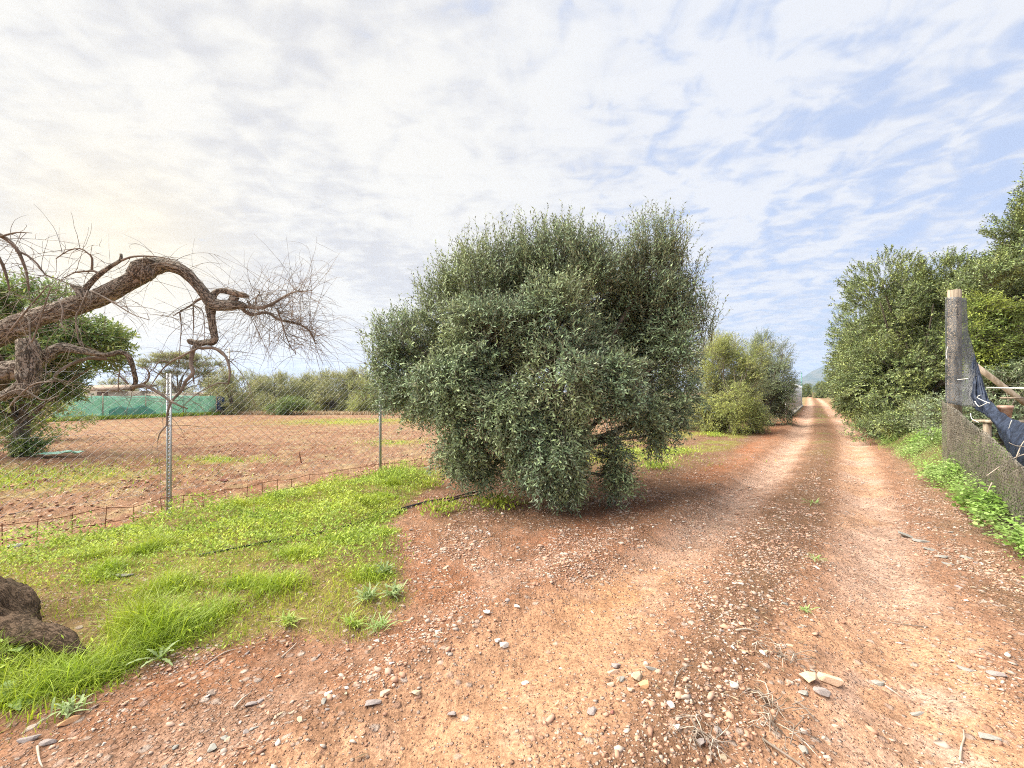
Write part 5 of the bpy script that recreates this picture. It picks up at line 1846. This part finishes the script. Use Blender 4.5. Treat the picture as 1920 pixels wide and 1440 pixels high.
STM = {
    'tan': solid_mat('tan_stone', (.42, .32, .21), (.52, .41, .29), 18, .85, bump=.004, bscale=60),
    'sand': solid_mat('sandy_pink_stone', (.50, .34, .235), (.58, .42, .3), 18, .85, bump=.004, bscale=60),
    'grey': solid_mat('grey_stone', (.24, .205, .19), (.34, .29, .265), 18, .85, bump=.004, bscale=60),
    'slate': solid_mat('pale_slate', (.24, .23, .205), (.34, .325, .285), 18, .8, bump=.004, bscale=60),
    'white': solid_mat('white_stone', (.56, .5, .43), (.64, .58, .51), 18, .85, bump=.003, bscale=60),
    'orange': solid_mat('orange_brick_stone', (.56, .3, .15), (.64, .38, .2), 18, .85, bump=.003, bscale=60),
    'red': solid_mat('maroon_stone', (.2, .08, .06), (.3, .13, .1), 18, .8, bump=.003, bscale=60),
}
base_stones = [stone_mesh(900 + k, 11 + 2 * k) for k in range(6)]


def stone(px, py, w_px, h_fac, mat, label, rz=None, flat=1.0, k=None, group='stones lying loose on the track and its verges'):
    p = gd(px, py)
    s = w_px / 805.0 * p[1]
    me = base_stones[(k if k is not None else int(rng.integers(6)))].copy()
    me.materials.clear(); me.materials.append(STM[mat])
    o = link('stone', me, None, (p[0], p[1], float(H(*p)) + s * .22 * flat * h_fac))
    o.scale = (s * 1.08, s * h_fac * 1.08, s * .62 * flat)
    o.rotation_euler = (float(rng.normal(0, .12)), float(rng.normal(0, .12)), rz if rz is not None else float(rng.random() * 6.28))
    return tag(o, label, 'stone', group)


stone(1517, 1278, 36, .9, 'tan', 'rounded tan stone lying beside the long pinkish stone', .3, 1.2, 0)
stone(1552, 1272, 50, .55, 'sand', 'long pale pinkish stone, largest on the middle of the track', -.9, .9, 1)
stone(1542, 1302, 30, .8, 'grey', 'grey wedge-shaped stone just in front of the tan and pinkish stones', -.5, 1.1, 2)
stone(1506, 1302, 22, .8, 'slate', 'flat grey stone below the rounded tan stone', .2, .5, 3)
stone(1208, 1300, 22, .9, 'orange', 'orange brick-like block on the pale clay', .3, 1.2, 4)
stone(1195, 1283, 26, .8, 'tan', 'rounded beige stone touching the orange block', .9, 1.1, 5)
stone(1183, 1308, 16, .8, 'sand', 'small sandy stone just beside the orange block', .2, 1.0, 1)
stone(1224, 1266, 30, .3, 'slate', 'narrow grey slab above the orange block', -.2, .6, 2)
stone(1315, 1412, 20, .95, 'grey', 'round grey-pink cobble in the dry plant clump', .3, 1.4, 0)
stone(1347, 1392, 18, .9, 'grey', 'dark grey pebble beside the dry plant clump', 1.3, 1.2, 3)
stone(1356, 1432, 14, 1.2, 'tan', 'small tan stone at the lower end of the dry plant clump', .3, 1.1, 4)
stone(1110, 1345, 22, .8, 'grey', 'oval grey stone beside the maroon pebbles', .9, .8, 5)
stone(1148, 1348, 12, .9, 'red', 'small maroon stone among the grey ones', .9, 1.0, 2)
stone(1270, 1387, 15, .9, 'white', 'small white stone above the round cobble', .5, 1.0, 1)
stone(1853, 1373, 42, .5, 'slate', 'large flat pale grey slate by the track\'s right edge', -.35, .5, 0)
stone(1645, 1262, 24, .6, 'slate', 'pointed pale grey stone on the right wheel track', -.5, .8, 3)
stone(1722, 1316, 30, .4, 'slate', 'long flat light stone on the right wheel track', .0, .5, 2)
stone(1810, 1248, 24, .6, 'slate', 'flat grey stone on the right verge, up from the pale slate', -.7, .5, 4)
stone(1868, 1262, 30, .6, 'grey', 'dark grey flat stone at the right verge', -.6, .6, 5)
stone(1786, 1423, 28, .5, 'slate', 'pale slate at the bottom of the right wheel track', -.3, .5, 1)
stone(1786, 1436, 26, .5, 'slate', 'greenish-grey slab touching the bottom of the picture', -.3, .5, 2)
for k, (px, py, wd_) in enumerate(((1700, 1003, 42), (1726, 1015, 30), (1745, 1030, 26), (1765, 1046, 24), (1778, 1056, 20), (1812, 1047, 22))):
    stone(px, py, wd_, .55, 'slate', ('first', 'second', 'third', 'fourth', 'fifth', 'sixth')[k] + ' slate counted from the far end of the row on the right verge', -.45, .45, k)
stone(946, 1203, 20, .9, 'white', 'whitish round stone at the edge of the left wheel track', .4, 1.0, 2)
stone(933, 1200, 13, .9, 'white', 'smaller pale stone touching the whitish round one', .4, 1.0, 1)
stone(913, 1162, 15, 1.1, 'white', 'pale stone lying between the olive and the left wheel track', .4, .8, 4)
stone(848, 1322, 15, 1.3, 'grey', 'upright grey stone on the gravel left of the wheel track', 1.2, 1.0, 5)
stone(698, 1330, 38, .45, 'grey', 'long dark grey stone on the near gravel', .35, .6, 0)
stone(780, 1300, 22, .8, 'tan', 'tan stone among the near gravel', .35, .9, 3)
stone(720, 1310, 24, .8, 'sand', 'pinkish flat stone among the near gravel', .3, .6, 1)
stone(131, 1350, 34, .5, 'orange', 'long reddish-brown stone under the weed at the grass edge', .75, .9, 2)
stone(55, 1385, 36, .45, 'grey', 'long grey stone in the lower corner by the grass', .3, .7, 4)
stone(90, 1392, 30, .5, 'grey', 'grey stone next to the long one in the lower corner', .3, .7, 5)
stone(470, 1322, 26, .5, 'grey', 'grey elongated stone on the verge below the grass', .4, .8, 0)
stone(488, 1312, 14, .8, 'grey', 'small stone at the tip of the grey elongated one', .4, .9, 3)
stone(985, 1268, 16, .7, 'white', 'pale stone in the smooth orange rut', .4, .5, 5)
stone(1155, 1250, 20, .8, 'grey', 'pale grey stone heading the small cobble pile', .2, 1.0, 1)
stone(1150, 1262, 26, .45, 'sand', 'flat pinkish stone in the small cobble pile', .1, .8, 2)
stone(1164, 1284, 20, .7, 'slate', 'grey-green stone at the foot of the small cobble pile', .3, .8, 3)
stone(1145, 1292, 16, .8, 'sand', 'pink stone left of the small cobble pile', .3, 1.0, 4)
# clods and rocks at the fence
stone(420, 909, 16, .8, 'red', 'dark clod of earth lying alone in the ploughed field', .3, .9, 2, None)
stone(30, 1022, 40, .5, 'slate', 'grey flat stone by the rusty border at its near end', .3, .5, 3, None)
stone(235, 1088, 30, .5, 'slate', 'pale grey stone in the grass behind the tall tuft', .3, .5, 4, None)

# loose sticks ----------------------------------------------------------
def stick(pts, r_a, mat, label, lift=.01):
    P = []
    for px, py in pts:
        q = gd(px, py)
        P.append([q[0], q[1], float(H(*q)) + r_a + lift * rng.random()])
    mb = MB()
    mb.tube(P, np.linspace(r_a, r_a * .5, len(P)), 7, .03, .15, int(rng.integers(90)))
    tag(mb.build('stick', M[mat], None, True), label, 'stick', 'sticks lying on the ground')


stick([(1264, 1302), (1268, 1285), (1280, 1270), (1300, 1263)], .004, 'twig', 'thin dark twig bent into a hook on the middle of the track')
stick([(1800, 1410), (1803, 1385), (1808, 1370), (1806, 1358)], .005, 'drytwig', 'pale stick lying left of the large flat slate')
stick([(1660, 1270), (1680, 1283), (1692, 1290)], .004, 'drytwig', 'straight straw-coloured twig on the right wheel track')
stick([(1490, 1320), (1508, 1332), (1528, 1348)], .005, 'twig', 'dark knobbly twig in front of the grey wedge stone')
stick([(1380, 1196), (1400, 1194), (1420, 1197)], .007, 'drytwig', 'short thick tan stick on the middle of the track')
stick([(1740, 1168), (1690, 1160), (1655, 1148)], .004, 'twig', 'thin brown twig lying across the right wheel track')
stick([(440, 1330), (455, 1310), (470, 1298)], .005, 'drytwig', 'pale twig leaning on the grey elongated stone')
stick([(385, 1245), (420, 1225), (445, 1218)], .004, 'drytwig', 'thin pale twig along the edge of the grass')
stick([(70, 1400), (74, 1425), (80, 1440)], .005, 'drytwig', 'pale forked twig in the lower corner')
stick([(530, 1232), (548, 1215), (556, 1207)], .005, 'drytwig', 'pale stick just below the grass edge')
stick([(1430, 1400), (1500, 1440), (1520, 1455)], .006, 'twig', 'greenish-brown stick at the bottom of the track')
sk = thing('stake', 'thin dark stake leaning in the ploughed field', 'stake', (*gd(566, 872), float(H(*gd(566, 872)))))
mb = MB(); mb.tube([(0, 0, -.05), (-.03, 0, .1), (-.06, 0, .26)], [.014, .013, .009], 7, .05, .15, 4); mb.build('shaft', M['rust'], sk, True)
sc_ = thing('net_scrap', 'crumpled scrap of green netting lying in the field weeds', 'netting', (*gd(112, 860), float(H(*gd(112, 860))) + .02))
u_, v_ = np.meshgrid(np.linspace(-.45, .45, 16), np.linspace(-.16, .16, 8))
zz = .03 + .12 * fbm(u_ * 5 + 3, v_ * 6, 4, 3) * (1 + u_)
i = (np.arange(7) * 16)[:, None] + np.arange(15)[None]
o = link('cloth', make_mesh('cloth', np.stack([u_, v_, zz], -1).reshape(-1, 3), np.stack([i, i + 1, i + 17, i + 16], -1).reshape(-1, 4), M['greennet'], True), sc_)
md = o.modifiers.new('thickness', 'SOLIDIFY'); md.thickness = .006

# irrigation hose
def hose(pts, label):
    P = []
    for px, py in pts:
        q = gd(px, py)
        P.append([q[0], q[1], float(H(*q)) + .012])
    mb = MB(); mb.tube(P, [.009] * len(P), 8, .06)
    tag(mb.build('irrigation_hose', M['hose'], None, True), label, 'hose', 'black irrigation hoses in the grass')


hose([(742, 966), (765, 953), (790, 944), (820, 938), (850, 934), (880, 925), (925, 918)], 'black irrigation hose curving into the shade of the large olive')
hose([(370, 1054), (430, 1040), (480, 1030), (540, 1018), (620, 1003), (742, 958), (800, 940)], 'long black irrigation hose half buried in the grass strip')
hose([(815, 945), (845, 940), (862, 934), (900, 928)], 'short black hose end beside the curved hose under the olive')


# single plants ----------------------------------------------------------
def rosette(px, py, n_l, ln, wd_, mat, label, el0=.15, el1=.9, name='weed', toothed=False, seed=1, group=None):
    g_ = np.random.default_rng(seed)
    p = gd(px, py)
    r_ = thing(name, label, 'weed', (p[0], p[1], float(H(*p))), 0, group)
    for k in range(n_l):
        a_ = k * 2.4 + g_.normal(0, .2)
        el_ = el0 + (el1 - el0) * g_.random()
        s0_ = g_.normal(0, ln * .22, 3) * [1, 1, 0] if n_l > 15 else np.zeros(3)
        L_ = ln * (.6 + .6 * g_.random())
        t_ = np.linspace(0, 1, 9)
        out_ = np.cos(el_) * L_ * t_
        zz_ = np.sin(el_) * L_ * t_ - .35 * L_ * t_ ** 2.2
        w_ = wd_ * np.sin(np.pi * (t_ * .92 + .06)) ** .8 * .5
        if toothed:
            w_ = w_ * np.where(np.arange(9) % 2 == 0, .55, 1.2)
        ax = np.array([math.cos(a_), math.sin(a_), 0]); sd = np.array([-ax[1], ax[0], 0])
        c = ax * out_[:, None] + np.array([0, 0, 1]) * (zz_ + .01)[:, None] + s0_
        v = np.stack([c - sd * w_[:, None] + [0, 0, .2] * w_[:, None], c, c + sd * w_[:, None] + [0, 0, .2] * w_[:, None]], 1).reshape(-1, 3)
        i = (np.arange(8) * 3)[:, None] + np.array([[0, 1]])
        q = np.stack([i, i + 1, i + 4, i + 3], -1).reshape(-1, 4)
        link('leaf', make_mesh('leaf', v, q, M[mat], True), r_)
    return r_


rosette(300, 1238, 9, .17, .022, 'greyweed', 'spiky grey-green thistle rosette at the edge of the grass', .2, 1.1, 'thistle', True, 1)
rosette(25, 1235, 7, .2, .09, 'weed', 'broad-leaved weed in front of the gnarled root', .1, .7, 'broadleaf_weed', False, 2)
rosette(712, 1180, 60, .13, .006, 'weed', 'dark green feathery weed at the tip of the grass strip', .3, 1.3, 'weed_clump', False, 3)
rosette(690, 1130, 46, .14, .012, 'greyweed', 'pale grey-green leafy weed behind the feathery one', .3, 1.2, 'weed_clump', False, 4)
rosette(735, 1120, 46, .14, .012, 'greyweed', 'bright leafy weed on the corner of the grass strip by the gravel', .3, 1.2, 'weed_clump', False, 5)
rosette(720, 1075, 50, .15, .011, 'greyweed', 'silvery leafy weed near the end of the grass strip', .4, 1.3, 'weed_clump', False, 6)
rosette(660, 1175, 40, .11, .01, 'cover', 'yellow-green weed left of the feathery dark one', .3, 1.2, 'weed_clump', False, 7)
rosette(130, 1335, 40, .11, .011, 'greyweed', 'small pale weed growing above the reddish-brown stone', .4, 1.3, 'weed_clump', False, 8)
rosette(20, 1315, 6, .16, .06, 'weed', 'large single-leaved weed in the lower corner of the grass', .2, .9, 'broadleaf_weed', False, 9)
rosette(545, 1170, 36, .11, .01, 'cover', 'yellow-green weed on the bare edge of the grass', .3, 1.1, 'weed_clump', False, 10)
rosette(1510, 1145, 16, .09, .008, 'weed', 'small green tuft on the middle of the track', .2, 1.0, 'track_weed', False, 11)
rosette(1530, 1055, 16, .11, .008, 'weed', 'green tuft farther along the middle of the track', .2, 1.0, 'track_weed', False, 12)
rosette(1525, 950, 18, .14, .01, 'weed', 'grey-green tuft on the middle strip, farthest of the three', .2, 1.0, 'track_weed', False, 13)

# dry plant clumps with roots on the middle of the track
def dry_clump(px, py, n_, ln, label, seed):
    g_ = np.random.default_rng(seed)
    p = gd(px, py)
    r_ = thing('dry_plant', label, 'dry plant', (p[0], p[1], float(H(*p)) + .01))
    for k in range(n_):
        a_ = g_.random() * 6.28
        s_ = np.array([g_.normal(0, ln * .3), g_.normal(0, ln * .3), .0])
        L_ = ln * (.4 + .8 * g_.random())
        e1 = s_ + np.array([math.cos(a_) * L_ * .5, math.sin(a_) * L_ * .5, .02 + .03 * g_.random()])
        e2 = s_ + np.array([math.cos(a_ + .5) * L_, math.sin(a_ + .5) * L_, .005])
        mb = MB(); mb.tube([s_, e1, e2], [.0026, .0022, .001], 5, .03); mb.build('stalk', M['twig' if k % 3 else 'drytwig'], r_, True)
    return r_


dry_clump(1320, 1405, 26, .13, 'uprooted dry plant clump beside the round grey-pink cobble', 1)
dry_clump(1450, 1330, 22, .14, 'dry plant tangle between the hooked twig and the wedge stone', 2)
dry_clump(1470, 1380, 20, .13, 'dry root tangle at the bottom of the track, nearest the right rut', 3)
dry_clump(1470, 1235, 20, .15, 'dry brown plant tangle above the rounded tan stone', 4)

# small stones, each told apart by colour and by what it lies next to -----------------
MARKS = [(1552, 1272, 'the long pinkish stone'), (1200, 1292, 'the orange brick-like block'), (1315, 1412, 'the round cobble in the dry plant'),
         (1853, 1373, 'the large pale slate'), (1645, 1262, 'the pointed pale stone on the right wheel track'), (1722, 1316, 'the long light stone on the right wheel track'),
         (1868, 1262, 'the dark flat stone at the right verge'), (1786, 1423, 'the slates at the bottom of the right wheel track'), (1740, 1030, 'the row of slates on the right verge'),
         (946, 1203, 'the whitish round stone'), (848, 1322, 'the upright grey stone'), (698, 1330, 'the long dark grey stone'), (780, 1300, 'the tan stone in the near gravel'),
         (131, 1350, 'the long reddish-brown stone'), (60, 1388, 'the long grey stone in the lower corner'), (470, 1322, 'the grey elongated stone below the grass'),
         (985, 1268, 'the pale stone in the smooth orange rut'), (1150, 1270, 'the small cobble pile'), (300, 1238, 'the thistle rosette'), (712, 1180, 'the feathery green weed'),
         (735, 1110, 'the leafy weed on the grass corner'), (1290, 1275, 'the hooked dark twig'), (1510, 1145, 'the small green tuft on the track'), (1530, 1055, 'the farther green tuft on the track'),
         (1400, 1195, 'the short thick tan stick'), (1110, 1345, 'the oval grey stone'), (1050, 960, 'the drooping olive'), (913, 1162, 'the pale stone between olive and track'), (1690, 1160, 'the thin twig across the right wheel track')]
MK_P = np.array([gd(a, b) for a, b, _ in MARKS])
kinds_ = [('sand', 'pinkish'), ('grey', 'grey'), ('slate', 'pale greenish-grey'), ('tan', 'tan'), ('sand', 'pinkish'), ('white', 'whitish')]
POOL = []
for k in range(36):
    q = base_stones[k % 6].copy()
    q.materials.clear(); q.materials.append(STM[kinds_[k // 6][0]])
    POOL.append(q)
cand = []
tries = 0
while len(cand) < 190 and tries < 9000:
    tries += 1
    d = 1.9 + 3.4 * rng.random() ** 1.1
    x = (rng.random() * 2.3 - 1.12) * d
    xa, ya = np.array([x]), np.array([d])
    if pdist(xa, ya, GRASS)[0] > -.12 or x < fence_x(d) + .3 or x > edge_r(d) - .05:
        continue
    if soil(xa, ya)[1][0] < .42 * rng.random() + .12:
        continue
    if rut_l(d) - .4 < x < rut_r(d) + .4 and rng.random() < .5:
        continue
    s_ = .022 + .03 * rng.random() ** 2.2
    k = int(rng.integers(36))
    dist = np.hypot(MK_P[:, 0] - x, MK_P[:, 1] - d)
    if dist.min() < .06:
        continue
    m_ = int(dist.argmin())
    vx_, vy_ = x - MK_P[m_, 0], d - MK_P[m_, 1]
    rel = ('right of' if vx_ > 0 else 'left of') if abs(vx_) > abs(vy_) else ('behind' if vy_ > 0 else 'in front of')
    size = 'small' if s_ > .034 else 'tiny'
    cand.append([x, d, s_, k, (size, kinds_[k // 6][1], rel, m_), float(dist[m_])])
ORD = ['nearest', 'second', 'third', 'fourth', 'fifth', 'sixth', 'seventh', 'eighth', 'ninth', 'tenth', 'eleventh', 'twelfth']
by = {}
for c_ in sorted(cand, key=lambda q: q[5]):
    by.setdefault(c_[4], []).append(c_)
for key, lst in by.items():
    for r_, (x, d, s_, k, _, _) in enumerate(lst[:12]):
        size, colr, rel, m_ = key
        lab = f'{size} {colr} stone {rel} {MARKS[m_][2]}'
        if len(lst) > 1:
            lab = f'{ORD[r_]} {size} {colr} stone {rel} {MARKS[m_][2]}'
        o = link('stone', POOL[k], None, (x, d, float(H(x, d)) + s_ * .12))
        o.scale = (s_ * (1 + .4 * rng.random()), s_ * (.6 + .4 * rng.random()), s_ * (.4 + .3 * rng.random()))
        o.rotation_euler = (float(rng.normal(0, .15)), float(rng.normal(0, .15)), float(rng.random() * 6.28))
        tag(o, lab, 'stone', 'stones lying loose on the track and its verges')

# ------------------------------------------------------------------ distant haze
def haze():
    mb_ = MB()
    mb_.box((0, 0, 109.0), (7600, 7600, 240.0))
    mt = bpy.data.materials.new('haze')
    mt.use_nodes = True
    t = NT(mt.node_tree)
    mt.cycles.volume_sampling = 'DISTANCE'
    mt.cycles.homogeneous_volume = True
    t.n.clear()
    o_ = t.new('ShaderNodeOutputMaterial')
    v_ = t.new('ShaderNodeVolumePrincipled')
    v_.inputs['Color'].default_value = (.45, .64, 1.0, 1)
    v_.inputs['Density'].default_value = HAZE
    v_.inputs['Anisotropy'].default_value = .2
    t.l.new(v_.outputs[0], o_.inputs['Volume'])
    tag(mb_.build('haze', mt), kind='stuff')


HAZE = 1.4e-4
haze()
